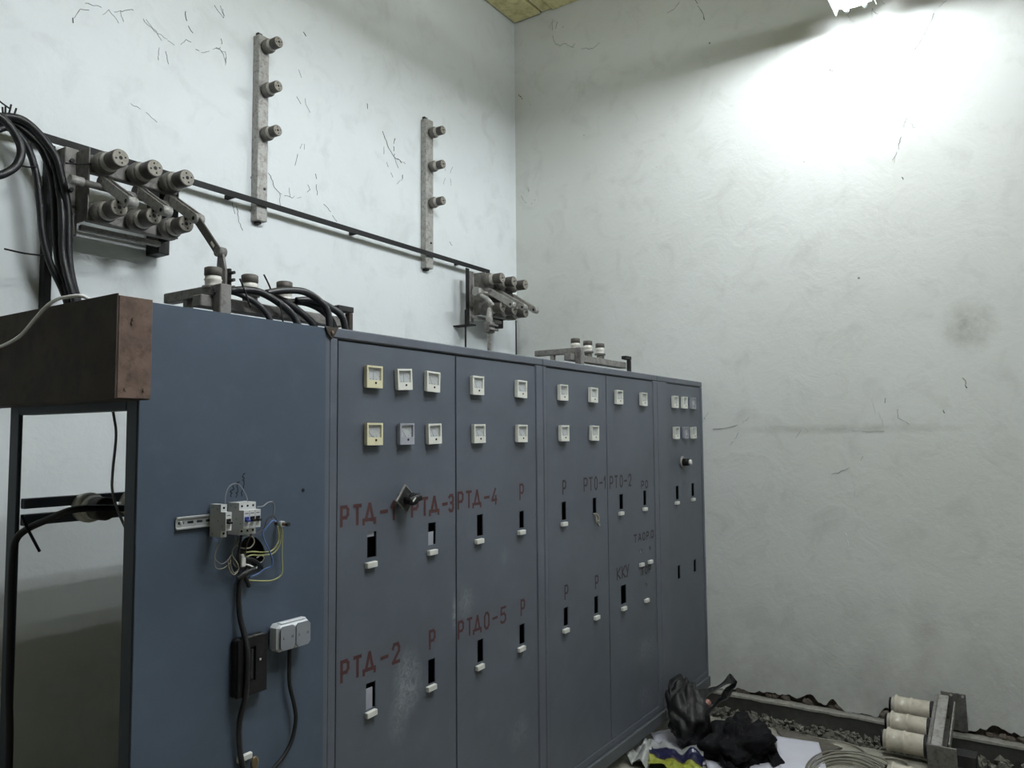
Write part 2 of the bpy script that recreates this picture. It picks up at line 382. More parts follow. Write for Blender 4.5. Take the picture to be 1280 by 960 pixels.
# ceiling: boards running towards the back wall, a cover strip near the left wall
m = MB(); m.box((XR, YR, ZC+.06), (XB+.2, YL+.1, ZC+.2)); ceil = m.build('ceiling', 'ceiling_gap', kind='structure')
y = YL-.004; wds = [.255, .096]+[.30, .096]*16
for i, wd in enumerate(wds):
    if y-wd < YR: break
    dz = 0 if i % 2 == 0 else .012
    m = MB(); m.box((XR+.01, y-wd+.006, ZC+dz), (XB-.006-.01*random.random(), y-.006, ZC+.03+dz), .003); m.build('ceiling_board', 'ceiling_board', ceil); y -= wd
# cobweb strands and hairline cracks on the two walls
WL = [[(2.617,3.081),(2.653,3.019),(2.688,2.992),(2.760,2.991),(2.834,3.007),(2.900,3.070)],[(2.938,3.172),(2.949,3.036),(3.029,2.995),(3.102,2.934)],
 [(3.476,3.596),(3.513,3.540),(3.549,3.491),(3.587,3.459),(3.637,3.456),(3.667,3.430),(3.667,3.343)],[(3.587,3.467),(3.581,3.561),(3.636,3.649)],[(2.849,3.343),(2.812,3.256),(2.791,3.175)],[(2.849,3.343),(2.859,3.240)],
 [(2.805,3.770),(2.825,3.686),(2.845,3.617),(2.865,3.548),(2.904,3.500)],[(2.680,3.547),(2.743,3.561),(2.799,3.562),(2.827,3.534)],[(3.489,3.498),(3.501,3.433),(3.575,3.326)],[(4.100,3.537),(4.114,3.485),(4.085,3.420)],
 [(4.189,3.573),(4.159,3.516),(4.167,3.433)],[(4.098,3.040),(4.142,3.031),(4.180,3.010)],[(3.342,3.723),(3.347,3.691)],[(2.841,3.954),(2.860,3.939)],
 [(1.642,3.555),(1.68,3.561),(1.715,3.569),(1.75,3.571),(1.795,3.588),(1.877,3.633)],[(1.877,3.62),(1.926,3.587),(1.976,3.566),(2.026,3.559)],[(1.66,3.53),(1.626,3.518),(1.61,3.489),(1.597,3.465)],[(1.597,3.466),(1.598,3.444)],
 [(2.116,3.742),(2.122,3.681),(2.158,3.647)],[(2.099,3.561),(2.124,3.597),(2.149,3.598)],[(2.173,3.573),(2.217,3.574),(2.261,3.605),(2.311,3.642),(2.341,3.628),(2.342,3.587),(2.354,3.54)],[(2.311,3.688),(2.318,3.66)],[(2.326,3.81),(2.326,3.80)],
 [(2.018,3.493),(2.034,3.441)],[(1.988,3.499),(1.984,3.44)],[(1.842,3.184),(1.917,3.183),(1.996,3.135)],[(2.40,2.72),(2.41,2.80),(2.395,2.87)],[(2.42,2.86),(2.43,2.80),(2.46,2.74)]]
DARK_L = {2, 3, 17, 12, 13, 18, 22}; FAINT_L = {6, 8, 9, 10, 25, 15, 5}
WB = [[(1.811,1.793),(1.753,1.716),(1.694,1.722),(1.613,1.733),(1.543,1.754),(1.508,1.799)],[(1.543,1.777),(1.591,1.676),(1.639,1.608)],[(1.269,1.728),(1.196,1.706),(1.144,1.701)],[(1.051,1.434),(.981,1.446),(.920,1.477),(.861,1.498),(.841,1.546)],
 [(.889,1.380),(.897,1.311)],[(.651,1.863),(.645,1.771),(.582,1.729)],[(.781,1.887),(.765,1.804)],[(.305,1.989),(.292,1.930)],[(.705,1.889),(.712,1.860)],[(.953,1.087),(.940,1.015)],[(.952,1.703),(.797,1.693),(.722,1.696)],[(.411,1.820),(.407,1.792)],[(.746,1.804),(.721,1.721)],
 [(.305,4.176),(.358,4.133),(.402,4.051),(.453,3.957),(.469,3.938),(.507,3.907),(.546,3.865)],[(1.183,4.082),(1.133,4.097),(1.086,4.041),(1.066,3.999)],[(.525,3.576),(.537,3.533),(.559,3.453),(.580,3.385),(.598,3.329),(.620,3.297)],[(.946,3.944),(.929,3.922)],[(.903,3.653),(.933,3.634)],
 [(.639,4.286),(.623,4.259)],[(.842,4.258),(.798,4.200)],[(.695,4.252),(.663,4.207)],[(.576,3.186),(.566,3.169)],[(2.945,4.881),(2.950,4.798),(2.929,4.706),(2.882,4.667),(2.844,4.681),(2.780,4.625),(2.725,4.596),(2.599,4.565)],[(1.797,4.671),(1.776,4.611),(1.740,4.546),(1.741,4.509),(1.756,4.476)],
 [(1.904,4.706),(1.960,4.655),(2.008,4.647)],[(3.266,4.384),(3.226,4.336)],[(3.167,4.304),(3.147,4.256)],[(3.184,3.619),(3.175,3.583),(3.194,3.612)],[(3.25,3.56),(3.21,3.50),(3.15,3.48),(3.12,3.51)],[(2.95,4.90),(2.90,4.86),(2.93,4.80)]]
DARK_B = {7, 11, 8, 21, 16, 23, 25}; FAINT_B = {6, 9, 12, 10, 2, 19, 17, 26}
def strand(pts, plane, mat, wdt, parent, name):
    m = MB(); P = []
    for i in range(len(pts)-1):
        a, b = Vector(pts[i]), Vector(pts[i+1]); k = max(2, int((b-a).length/.014))
        for j in range(k):
            q = a.lerp(b, j/k); P.append(q+Vector((random.gauss(0, .0028), random.gauss(0, .0028))))
    P.append(Vector(pts[-1]))
    vs_ = []
    for i, q in enumerate(P):
        d = (P[min(i+1, len(P)-1)]-P[max(i-1, 0)]); d = Vector((1, 0)) if d.length < 1e-6 else d.normalized(); nn = Vector((-d.y, d.x))
        ww = wdt*(.35+1.3*abs(nz(q.x, q.y, i*.1, 22)))
        for sg in (-1, 1):
            e = q+nn*ww*sg; vs_.append((e.x, YL-.0015, e.y) if plane == 'y' else (XB-.0015, e.x, e.y))
        vs_.append((q.x, YL-.004, q.y) if plane == 'y' else (XB-.004, q.x, q.y))
    fs = []
    for i in range(len(P)-1):
        if len(P) > 6 and nz(P[i].x, P[i].y, 7, 17) > .12: continue
        a, b = i*3, i*3+3; fs += [(a, a+2, b+2, b), (a+2, a+1, b+1, b+2), (a+1, a, b, b+1)]
    m.add(vs_, fs); return m.build(name, mat, parent)
for L_, dk, ft, pl, par in ((WL, DARK_L, FAINT_L, 'y', wall_left), (WB, DARK_B, FAINT_B, 'x', wall_back)):
    for i, pts in enumerate(L_):
        strand(pts, pl, 'web_dark' if i in dk else 'web_faint' if i in ft else 'web', .003 if i in dk else .0014, par, 'cobweb_strand')
        if i in (2, 15, 20, 22, 14, 0):
            for k in range(3):
                q = random.choice(pts); e = (q[0]+random.uniform(-.06, .06), q[1]+random.uniform(-.08, .05)); strand([q, e], pl, 'web_faint', .0013, par, 'cobweb_strand')

# ------------------------------------------------------------------ fluorescent lamps
for i, (x0, x1, ly, lz) in enumerate(LAMPS):
    lab = ('twin-tube fluorescent lamp glowing white beside the back wall', 'lit twin-tube fluorescent lamp over the room, nearer the cabinets', 'lit twin-tube fluorescent lamp over the room, farther from the cabinets')[i]
    L = thing('fluorescent_lamp', lab, 'lamp', ((x0+x1)/2, ly, lz-.03), 'hanging fluorescent lamps')
    def hous(m):
        if i:                     # the pair over the room: bare tubes under a flat white batten plate
            m.box((x0-.03, ly-.03, lz+.034), (x1+.03, ly+.03, lz+.075), .004); m.box((x0-.03, ly-.095, lz+.028), (x1+.03, ly+.095, lz+.033), .001); return
        prof = [(-.115, -.012), (-.10, .035), (-.04, .075), (.04, .075), (.10, .035), (.115, -.012)]
        inner = [(-.111, -.012), (-.095, .031), (-.038, .069), (.038, .069), (.095, .031), (.111, -.012)]
        for pr in (prof, inner):
            for k in range(5): m.add([(x0-.03, ly+pr[k][0], lz+pr[k][1]), (x0-.03, ly+pr[k+1][0], lz+pr[k+1][1]), (x1+.03, ly+pr[k+1][0], lz+pr[k+1][1]), (x1+.03, ly+pr[k][0], lz+pr[k][1])], [(0, 1, 2, 3)])
        for s_ in (0, 5): m.add([(x0-.03, ly+prof[s_][0], lz-.012), (x1+.03, ly+prof[s_][0], lz-.012), (x1+.03, ly+inner[s_][0], lz-.012), (x0-.03, ly+inner[s_][0], lz-.012)], [(0, 1, 2, 3)])
    part('housing', 'lamp_white', L, hous)
    for x in (x0-.03, x1+.03):
        part('end_plate', 'lamp_white', L, lambda m: m.prism([(x-.002, ly-.1, lz+.03), (x-.002, ly-.04, lz+.07), (x-.002, ly+.04, lz+.07), (x-.002, ly+.1, lz+.03), (x-.002, ly+.06, lz+.012), (x-.002, ly-.06, lz+.012)], (.004, 0, 0)))
    for dy in (-.05, .05):
        tb = part('tube', 'tube_light' if i else 'tube_light_wall', L, lambda m: m.cyl((x0, ly+dy, lz), (x1, ly+dy, lz), .014, None, 12))
        for xa, xb in ((x0-.028, x0+.004), (x1-.004, x1+.028)): part('tube_cap', 'zinc', tb, lambda m: m.cyl((xa, ly+dy, lz), (xb, ly+dy, lz), .0145, None, 12))
    for x in (x0+.2, x1-.2): part('hanger_rod', 'steel_grey', L, lambda m: m.cyl((x, ly, lz+.07), (x, ly, ZC+.005), .006))

# ------------------------------------------------------------------ lettering
STROKES = {'Р': (.6, [[(0, 0), (0, 1), (.75, 1), (1, .85), (1, .58), (.75, .42), (0, .42)]]), 'Т': (.58, [[(0, 1), (1, 1)], [(.5, 1), (.5, 0)]]),
 'Д': (.95, [[(0, -.06), (0, .14), (1, .14), (1, -.06)], [(.2, .14), (.5, 1), (.56, 1), (.82, .14)]]), 'О': (.52, [[(.3, 0), (0, .2), (0, .8), (.3, 1), (.7, 1), (1, .8), (1, .2), (.7, 0), (.3, 0)]]),
 '-': (.55, [[(0, .48), (1, .5)]]), '1': (.28, [[(0, .72), (.8, 1), (.8, 0)]]), '2': (.5, [[(0, .8), (.2, 1), (.8, 1), (1, .8), (1, .6), (0, 0), (1, 0)]]),
 '3': (.45, [[(0, .9), (.3, 1), (.8, 1), (1, .82), (1, .65), (.75, .52), (.4, .52)], [(.75, .52), (1, .38), (1, .16), (.8, 0), (.3, 0), (0, .1)]]), '4': (.5, [[(.75, 1), (0, .25), (1, .25)], [(.85, .5), (.85, 0)]]),
 '5': (.5, [[(1, 1), (.1, 1), (.05, .56), (.7, .6), (1, .42), (1, .15), (.7, 0), (.2, 0), (0, .1)]]), 'А': (.55, [[(0, 0), (.45, 1), (.55, 1), (1, 0)], [(.18, .32), (.82, .32)]]),
 'К': (.5, [[(0, 0), (0, 1)], [(1, 1), (.05, .48), (1, 0)]]), 'У': (.55, [[(0, 1), (.5, .42)], [(1, 1), (.35, 0), (.05, 0)]]), '.': (.1, [[(0, 0), (1, .08)]])}
def letter_mesh(m, ch, x, z, h, wd, st, y):
    for ln in STROKES[ch][1]:
        P = [Vector((x+px*wd, z+pz*h)) for px, pz in ln]
        for i in range(len(P)-1):
            a, b = P[i], P[i+1]; d = (b-a).normalized(); nn = Vector((-d.y, d.x))*st/2; a2, b2 = a-d*st*.45, b+d*st*.45
            q = [a2-nn, b2-nn, b2+nn, a2+nn]
            k = .00006*len(m.f); m.add([(v.x, y-k*.1, v.y) for v in q], [(0, 1, 2, 3)])
def lettering(door, spec, z, h, st, mat, y):
    for ch, xa, xb in spec:
        m = MB(); letter_mesh(m, ch, xa+st/2, z+st/2, h-st, max(.001, xb-xa-st), st, y); m.build('painted_letter', mat, door, recalc=False)

# ------------------------------------------------------------------ switchgear cabinets
YF, YB = 1.80, 2.46            # front and rear planes of the row
ZT, ZD1, ZD0, ZS1, ZS0 = 2.028, 1.996, .172, .132, .068
def cabinet(label, x0, x1, doors, posts):
    c = thing('switchgear_cabinet', label, 'cabinet', ((x0+x1)/2, YF, ZS0), 'grey switchgear cabinets in a row')
    for a, b in posts: boxp('front_post', 'frame_grey', c, (a, YF, ZS1), (b, YF+.04, ZD1-.002), .003)
    boxp('top_rail', 'frame_grey', c, (x0, YF, ZD1-.001), (x1, YF+.04, ZT), .004)
    boxp('bottom_rail', 'frame_grey', c, (x0, YF+.001, ZS1+.001), (x1, YF+.04, ZD0-.004), .002)
    boxp('sill', 'sill_grey', c, (x0, YF-.012, ZS0), (x1, YF+.05, ZS1-.001), .004)
    boxp('roof', 'frame_grey', c, (x0, YF+.041, ZT-.03), (x1, YB, ZT-.012), .002)
    for a in (x0, x1-.04): boxp('rear_post', 'frame_grey', c, (a, YB-.04, ZS0), (a+.04, YB, ZT-.031), .003)
    boxp('rear_rail', 'frame_grey', c, (x0+.041, YB-.04, ZS0), (x1-.041, YB, ZS0+.05), .003)
    boxp('gap_shade_strip', 'black', c, (x0+.03, YF+.0092, ZD1-.014), (x1-.03, YF+.013, ZD1-.0015), 0)  # black strip added to darken the gap above the doors
    ds = []
    for (a, b, holes) in doors:
        m = MB(); holed(m, a+.004, b-.004, ZD0, ZD1-.008, YF+.004, YF+.008, holes); d = m.build('door', 'door_grey', c, recalc=False); ds.append(d)
        part('door_edge', 'frame_grey', d, lambda m: [m.box((xa, YF+.009, ZD0), (xb, YF+.028, ZD1-.008)) for xa, xb in ((a+.004, a+.012), (b-.012, b-.004))])
        for h in holes:
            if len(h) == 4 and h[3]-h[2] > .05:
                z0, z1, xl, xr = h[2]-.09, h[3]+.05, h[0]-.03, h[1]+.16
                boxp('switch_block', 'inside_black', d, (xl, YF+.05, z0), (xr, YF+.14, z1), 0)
    boxp('under_sill_shade', 'inside_black', c, (x0+.02, YF+.1, .005), (x1-.02, YF+.12, ZS0-.001), 0)  # black sheet standing in for the shade beneath the cabinet
    return c, ds
def holder(door, x, z, wd=.047, tilt=0.0):
    R = Matrix.Rotation(tilt, 3, 'Y'); m = MB(); m.box((x, YF-.012, z), (x+wd, YF+.003, z+.018), .0013, R); o = m.build('label_holder', 'tag_white', door)
S1 = (1.838, 1.881, 1.294, 1.376); S3 = (2.144, 2.186, 1.297, 1.376); S2 = (1.836, 1.879, .814, .896)
S4 = (2.436, 2.475, 1.297, 1.379); SP = (2.735, 2.770, 1.297, 1.367); SPl = (2.143, 2.181, .813, .897); S5 = (2.435, 2.473, .816, .901); SPl2 = (2.728, 2.768, .819, .899)
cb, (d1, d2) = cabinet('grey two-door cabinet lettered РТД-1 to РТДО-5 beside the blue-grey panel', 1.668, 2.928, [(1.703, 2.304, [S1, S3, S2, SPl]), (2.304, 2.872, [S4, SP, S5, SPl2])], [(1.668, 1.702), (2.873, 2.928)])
U, W_ = 1.403, .934
lettering(d1, [('Р', 1.718, 1.757), ('Т', 1.774, 1.812), ('Д', 1.815, 1.879), ('-', 1.896, 1.935), ('1', 1.946, 1.972)], U, .068, .0115, 'paint_red', YF+.0032)
lettering(d1, [('Р', 2.050, 2.091), ('Т', 2.105, 2.143), ('Д', 2.146, 2.206), ('-', 2.221, 2.254), ('3', 2.258, 2.291)], U, .068, .0115, 'paint_red', YF+.0032)
lettering(d2, [('Р', 2.312, 2.350), ('Т', 2.365, 2.402), ('Д', 2.405, 2.464), ('-', 2.482, 2.520), ('4', 2.532, 2.572)], U+.006, .068, .0105, 'paint_red', YF+.0032)
lettering(d2, [('Р', 2.735, 2.771)], U+.01, .07, .0095, 'paint_red', YF+.0032)
lettering(d1, [('Р', 1.723, 1.762), ('Т', 1.778, 1.816), ('Д', 1.819, 1.880), ('-', 1.901, 1.939), ('2', 1.955, 1.996)], W_-.008, .07, .0115, 'paint_red', YF+.0032)
lettering(d1, [('Р', 2.146, 2.183)], W_-.003, .069, .0105, 'paint_red', YF+.0032)
lettering(d2, [('Р', 2.312, 2.350), ('Т', 2.367, 2.402), ('Д', 2.405, 2.462), ('О', 2.477, 2.515), ('-', 2.534, 2.571), ('5', 2.588, 2.630)], W_-.004, .068, .010, 'paint_red', YF+.0032)
lettering(d2, [('Р', 2.737, 2.772)], W_, .068, .0095, 'paint_red', YF+.0032)
for d, x, z, t_ in ((d1, 1.826, 1.263, -.03), (d1, 2.134, 1.263, 0), (d1, 1.828, .792, -.05), (d1, 2.128, .792, -.03), (d2, 2.417, 1.269, -.02), (d2, 2.715, 1.271, 0), (d2, 2.417, .792, -.05), (d2, 2.708, .794, -.05)): holder(d, x, z, .046, t_)
for (xa, xb, za, zb) in ((1.838, 1.874, 1.360, 1.380), (2.140, 2.178, 1.290, 1.343), (1.832, 1.870, .808, .878)): boxp('pale_strip', 'meter_grey', d1, (xa, YF+.0092, za), (xb, YF+.0112, zb), 0)  # pale grey strips added behind parts of three slots
n_up = [(3.088, 3.128, 1.296, 1.379), (3.389, 3.428, 1.301, 1.376), (3.686, 3.729, 1.296, 1.374), (3.985, 4.023, 1.294, 1.374)]
n_lo = [(3.095, 3.135, .818, .900), (3.390, 3.431, .816, .899), (3.684, 3.746, .808, .903)]
rnd = [(3.928, 3.954, 1.037, 1.063, 'r'), (4.042, 4.068, 1.038, 1.064, 'r'), (3.985, 4.011, .846, .872, 'r')]
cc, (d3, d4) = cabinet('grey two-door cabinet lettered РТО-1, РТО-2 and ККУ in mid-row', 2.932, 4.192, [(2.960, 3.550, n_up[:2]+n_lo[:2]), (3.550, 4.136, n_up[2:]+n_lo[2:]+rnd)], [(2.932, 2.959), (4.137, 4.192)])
lettering(d3, [('Р', 3.094, 3.130)], 1.412, .067, .0095, 'paint_dark', YF+.0032)
lettering(d3, [('Р', 3.297, 3.338), ('Т', 3.352, 3.390), ('О', 3.407, 3.441), ('-', 3.460, 3.496), ('1', 3.508, 3.531)], 1.413, .067, .009, 'paint_dark', YF+.0032)
lettering(d4, [('Р', 3.574, 3.614), ('Т', 3.629, 3.668), ('О', 3.690, 3.726), ('-', 3.740, 3.779), ('2', 3.795, 3.832)], 1.409, .066, .009, 'paint_dark', YF+.0032)
lettering(d4, [('Р', 3.956, 3.994), ('О', 4.010, 4.046)], 1.385, .046, .008, 'paint_dark', YF+.0032)
lettering(d4, [('Т', 3.849, 3.888), ('А', 3.903, 3.948), ('О', 3.960, 3.995), ('Р', 4.011, 4.046), ('.', 4.054, 4.062), ('О', 4.073, 4.112)], 1.103, .045, .008, 'paint_dark', YF+.0032)
lettering(d4, [('Т', 3.937, 3.977), ('О', 3.985, 4.020), ('Р', 4.032, 4.068)], .916, .046, .008, 'paint_dark', YF+.0032)
lettering(d4, [('К', 3.637, 3.684), ('К', 3.696, 3.738), ('У', 3.742, 3.785)], .938, .065, .009, 'paint_dark', YF+.0032)
lettering(d3, [('Р', 3.102, 3.138)], .935, .067, .009, 'paint_dark', YF+.0032)
lettering(d3, [('Р', 3.399, 3.436)], .934, .066, .009, 'paint_dark', YF+.0032)
for d, x, z in ((d3, 3.072, 1.270), (d4, 3.664, 1.267), (d4, 3.962, 1.264), (d3, 3.076, .791), (d3, 3.376, .790), (d4, 3.678, .777), (d4, 3.906, .969), (d4, 4.020, .969), (d4, 3.963, .767)): holder(d, x, z, .046)
s_ = [(4.456, 4.502, 1.291, 1.372), (4.715, 4.760, 1.293, 1.374), (4.458, 4.498, .818, .896), (4.722, 4.762, .819, .894)]
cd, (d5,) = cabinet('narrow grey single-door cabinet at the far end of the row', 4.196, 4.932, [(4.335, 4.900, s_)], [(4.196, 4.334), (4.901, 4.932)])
holder(d5, 4.430, 1.263); holder(d5, 4.695, 1.264)

# open frame with the blue-grey cover panel, left end of the row
fr_ = thing('open_cabinet_frame', 'open steel cabinet frame at the left end with a blue-grey cover panel', 'cabinet', (1.36, YF, ZS0))
m = MB(); holed(m, 1.052, 1.648, ZS1, 2.022, YF-.004, YF, [(1.325, 1.435, 1.310, 1.420, 'r')]); pan = m.build('cover_panel', 'panel_blue', fr_, recalc=False)
for a, b, y0, y1 in ((1.05, 1.10, YF+.001, YF+.05), (1.05, 1.062, YB-.055, YB), (1.615, 1.660, YF+.001, YF+.05), (1.615, 1.660, YB-.05, YB)):
    boxp('post', 'frame_blue', fr_, (a, y0, ZS0), (b, y1, 1.995), .003)
part('bolt_hole', 'black', pan, lambda m: m.cyl((1.563, YF-.0035, 1.529), (1.563, YF-.0048, 1.529), .0055, None, 10))
boxp('corner_strip', 'frame_grey', fr_, (1.6485, YF-.002, ZS1), (1.6665, YF+.0005, ZT), .001)
boxp('end_rail', 'frame_blue', fr_, (1.05, YF+.051, 1.755), (1.09, YB-.051, 1.80), .003)
boxp('end_rail', 'frame_blue', fr_, (1.05, YF+.051, ZS0), (1.09, YB-.051, ZS0+.05), .003)
boxp('front_sill', 'frame_blue', fr_, (1.101, YF+.002, ZS0), (1.614, YF+.05, ZS1-.002), .003)
boxp('roof', 'frame_blue', fr_, (1.05, YF+.002, 1.996), (1.666, YB, 2.014), .002)
boxp('hole_dark_box', 'inside_black', fr_, (1.30, YF+.03, 1.25), (1.59, YF+.09, 1.56), 0)  # black box added behind the panel hole to keep it dark
for z0, z1 in ((1.488, 1.517), (1.440, 1.472)): boxp('insulator_rail', 'frame_grey', fr_, (1.063, YB-.075, z0), (1.614, YB-.052, z1), .002)
part('corner_gusset', 'rust_board', fr_, lambda m: m.prism([(1.640, YF-.0045, 2.024), (1.694, YF-.0045, 2.027), (1.682, YF-.0045, 2.008), (1.667, YF-.0045, 1.990), (1.650, YF-.0045, 2.006)], (0, -.006, 0)))
part('gusset_bolt', 'rust_edge', fr_, lambda m: m.lathe((1.667, YF-.0105, 2.008), (0, -1, 0), [(0, .007), (.004, .006), (.006, .003)], 8))

# insulators ---------------------------------------------------------------
def insulator(parent, base, ax, L, R, body='porcelain_dirty', cap='cap_grey', face='cap_face', band='porcelain_band', capf=.42, holes=True):
    ax = Vector(ax).normalized(); base = Vector(base); Lb = L*(1-capf)
    m = MB(); m.lathe(base, ax, [(0, R*.78), (Lb*.12, R*.80), (Lb*.16, R*.95), (Lb*.45, R), (Lb*.62, R*.96), (Lb*.68, R*.80)], 20); b = m.build('insulator', body, parent)
    part('white_band', band, b, lambda m: m.lathe(base+ax*Lb*.68, ax, [(0, R*.8), (Lb*.06, R*.84), (Lb*.2, R*.80), (Lb*.32, R*.72)], 20))
    part('cap', cap, b, lambda m: m.lathe(base+ax*Lb, ax, [(0, R*.70), (L*capf*.05, R*.76), (L*capf*.92, R*.76), (L*capf*.99, R*.72)], 20))
    part('cap_face', face, b, lambda m: m.lathe(base+ax*(L-.002), ax, [(0, R*.70), (.0028, R*.68)], 20))
    if holes:
        u = ax.cross(Vector((0, 0, 1))).normalized() if abs(ax.z) < .9 else Vector((1, 0, 0)); v = ax.cross(u)
        def hs(m):
            for (a, d_, r) in ((0, 0, R*.17), (.3, R*.42, R*.09), (1.87, R*.42, R*.09), (3.44, R*.42, R*.09), (5.0, R*.42, R*.09)):
                m.cyl(base+ax*(L-.001)+(u*math.cos(a)+v*math.sin(a))*d_, base+ax*(L+.0012)+(u*math.cos(a)+v*math.sin(a))*d_, r, None, 8)
        part('bolt_hole', 'black', b, hs)
    return b
for x in (1.228, 1.372): insulator(fr_, (x, YB-.075, 1.481), (0, -1, 0), .13, .045, 'porcelain_white', 'cap_grey', 'cap_grey', 'porcelain_white', .4, False)

# rusty brown trunking box hung on the end frame
bx = thing('trunking_box', 'rusty brown sheet-metal box hung across the open frame end', 'box', (.99, 2.3, 1.777))
boxp('side_sheet', 'rust_board', bx, (.960, 1.742, 1.777), (.965, 3.05, 2.022), .001)
boxp('end_sheet', 'rust_edge', bx, (.966, 1.742, 1.779), (1.048, 1.747, 2.018), .001)
boxp('bottom_sheet', 'rust_board', bx, (.966, 1.748, 1.777), (1.048, 3.05, 1.781), .001)
boxp('back_sheet', 'rust_board', bx, (1.044, 1.748, 1.782), (1.048, 3.05, 2.0), .001)
part('rivet', 'rust_edge', bx, lambda m: [m.cyl((x, 1.7425, z), (x, 1.7385, z), .004) for x, z in ((1.0, 1.965), (.998, 1.955), (1.03, 1.8), (.985, 1.8))])

# ------------------------------------------------------------------ panel meters
def make_meter(name, mat):
    t_ = thing(name, 'x', 'meter', (0, 0, 0)); h = .0365
    part('case', mat, t_, lambda m: m.box((-h+.0012, -.0078, -h+.0012), (h-.0012, 0, h-.0012), .002))
    def bez(m):
        holed(m, -h, h, -h, h, -.0185, -.008, [(-h+.0065, h-.0065, -.011, h-.0065)])
    mm_ = MB(); bez(mm_); bz = mm_.build('bezel', mat, t_, recalc=False)
    part('adjuster_screw', 'black', bz, lambda m: m.cyl((.004, -.0183, -.020), (.004, -.0200, -.020), .0038, None, 10))
    dl = part('dial', 'dial', t_, lambda m: m.box((-h+.0066, -.0105, -.0109), (h-.0066, -.0085, h-.0066)))
    def sc(m):
        for k in range(9):
            a = math.radians(150-15*k); c = Vector((.0, -.0108, -.013)); r1, r2 = .029, .034 if k % 4 == 0 else .032
            p1 = c+Vector((math.cos(a)*r1, 0, math.sin(a)*r1)); p2 = c+Vector((math.cos(a)*r2, 0, math.sin(a)*r2)); n_ = Vector((-math.sin(a), 0, math.cos(a)))*.0007
            m.add([p1-n_, p2-n_, p2+n_, p1+n_], [(0, 1, 2, 3)])
        for x in (-.012, .0, .014): m.add([(x-.002, -.0108, -.008), (x+.002, -.0108, -.008), (x+.002, -.0108, -.006), (x-.002, -.0108, -.006)], [(0, 1, 2, 3)])
    mm_ = MB(); sc(mm_); mm_.build('scale', 'ink', dl, recalc=False)
    return t_
MET = {}
def needle(t_, ang, mat):
    dl = [c for c in t_.children if c.name.startswith('dial')][0]; ORG[dl.name] = (0, 0, 0)
    a = math.radians(ang); c = Vector((0, -.0115, -.012)); p2 = c+Vector((math.cos(a)*.03, 0, math.sin(a)*.03)); n_ = Vector((-math.sin(a), 0, math.cos(a)))*.0008
    m = MB(); m.add([c-n_, p2-n_, p2+n_, c+n_], [(0, 1, 2, 3)]); m.build('needle', mat, dl, recalc=False)
GR = 'square panel meters on the cabinet doors'
mdefs = []
for i, (x, mat, lab) in enumerate(((1.826, 'meter_cream', 'cream square meter, first of the upper row beside the blue-grey panel'), (1.972, 'meter_white', 'white square meter, second from the left in the upper row'), (2.123, 'meter_white', 'white square meter, third from the left in the upper row'),
    (2.392, 'meter_white', 'white square meter in the upper row, above the lettering РТД-4'), (2.701, 'meter_white', 'white upper meter at the right edge of the РТД-4 door'),
    (3.049, 'meter_white', 'upper meter at the left edge of the РТО-1 door'), (3.343, 'meter_white', 'upper meter at the right edge of the РТО-1 door'), (3.624, 'meter_white', 'meter at the upper left of the РТО-2 door, alone in its column'), (3.931, 'meter_white', 'upper meter at the far right of the РТО-2 door'),
    (4.386, 'meter_white', 'small white meter, left of the upper three on the narrow cabinet'), (4.534, 'meter_white', 'small white meter, middle of the upper three on the narrow cabinet'), (4.677, 'meter_grey', 'small grey meter, right of the upper three on the narrow cabinet'))): mdefs.append((x, 1.879, mat, lab))
for x, mat, lab in ((1.828, 'meter_cream', 'cream square meter, first of the lower row beside the blue-grey panel'), (1.983, 'meter_grey', 'grey square meter, second from the left in the lower row'), (2.131, 'meter_white', 'white square meter, third from the left in the lower row'),
    (2.400, 'meter_white', 'lower meter at the left of the РТД-4 door'), (2.701, 'meter_white', 'chipped lower meter at the right edge of the РТД-4 door'), (3.054, 'meter_white', 'lower meter at the left edge of the РТО-1 door'), (3.348, 'meter_white', 'lower meter at the right edge of the РТО-1 door'),
    (4.393, 'meter_white', 'small white meter, left of the lower three on the narrow cabinet'), (4.542, 'meter_grey', 'small grey meter, middle of the lower three on the narrow cabinet'), (4.675, 'meter_white', 'small white meter, right of the lower three on the narrow cabinet')): mdefs.append((x, 1.694, mat, lab))
rolls = [0, .06, -.03, 0, -.02, 0, -.02, 0, 0, 0, 0, 0, 0, .01, .03, .02, -.01, 0, -.03, 0, 0, .03]
PROTO = {}; first = set()
for k in ('meter_white', 'meter_cream', 'meter_grey'): PROTO[k] = make_meter('panel_meter', k)
needs = [90, 92, 118, 120, 130, 135, 130, 130, 125, 130, 135, 135, 142, 128, 116, 122, 132, 128, 135, 130, 135, 130]
for i, (x, z, mat, lab) in enumerate(mdefs):
    if mat in first: o = copy_tree(PROTO[mat])
    else: o = copy_tree(PROTO[mat]); first.add(mat)
    o.location = (x*1.0138, YF+.003, 1.686+(z-1.686)*1.0138); o.rotation_euler = (0, -rolls[i], 0); tag(o, lab, 'meter', GR); needle(o, needs[i], 'ink_blue' if i < 2 else 'ink')
    ORG[o.name] = (0, 0, 0); part('glass_pane', 'glass', o, lambda m: m.box((-.0297, -.0160, -.0109), (.0297, -.0150, .0297)))
for k in PROTO.values():
    for c in list(k.children):
        for g in list(c.children): bpy.data.objects.remove(g)
        bpy.data.objects.remove(c)
    bpy.data.objects.remove(k)

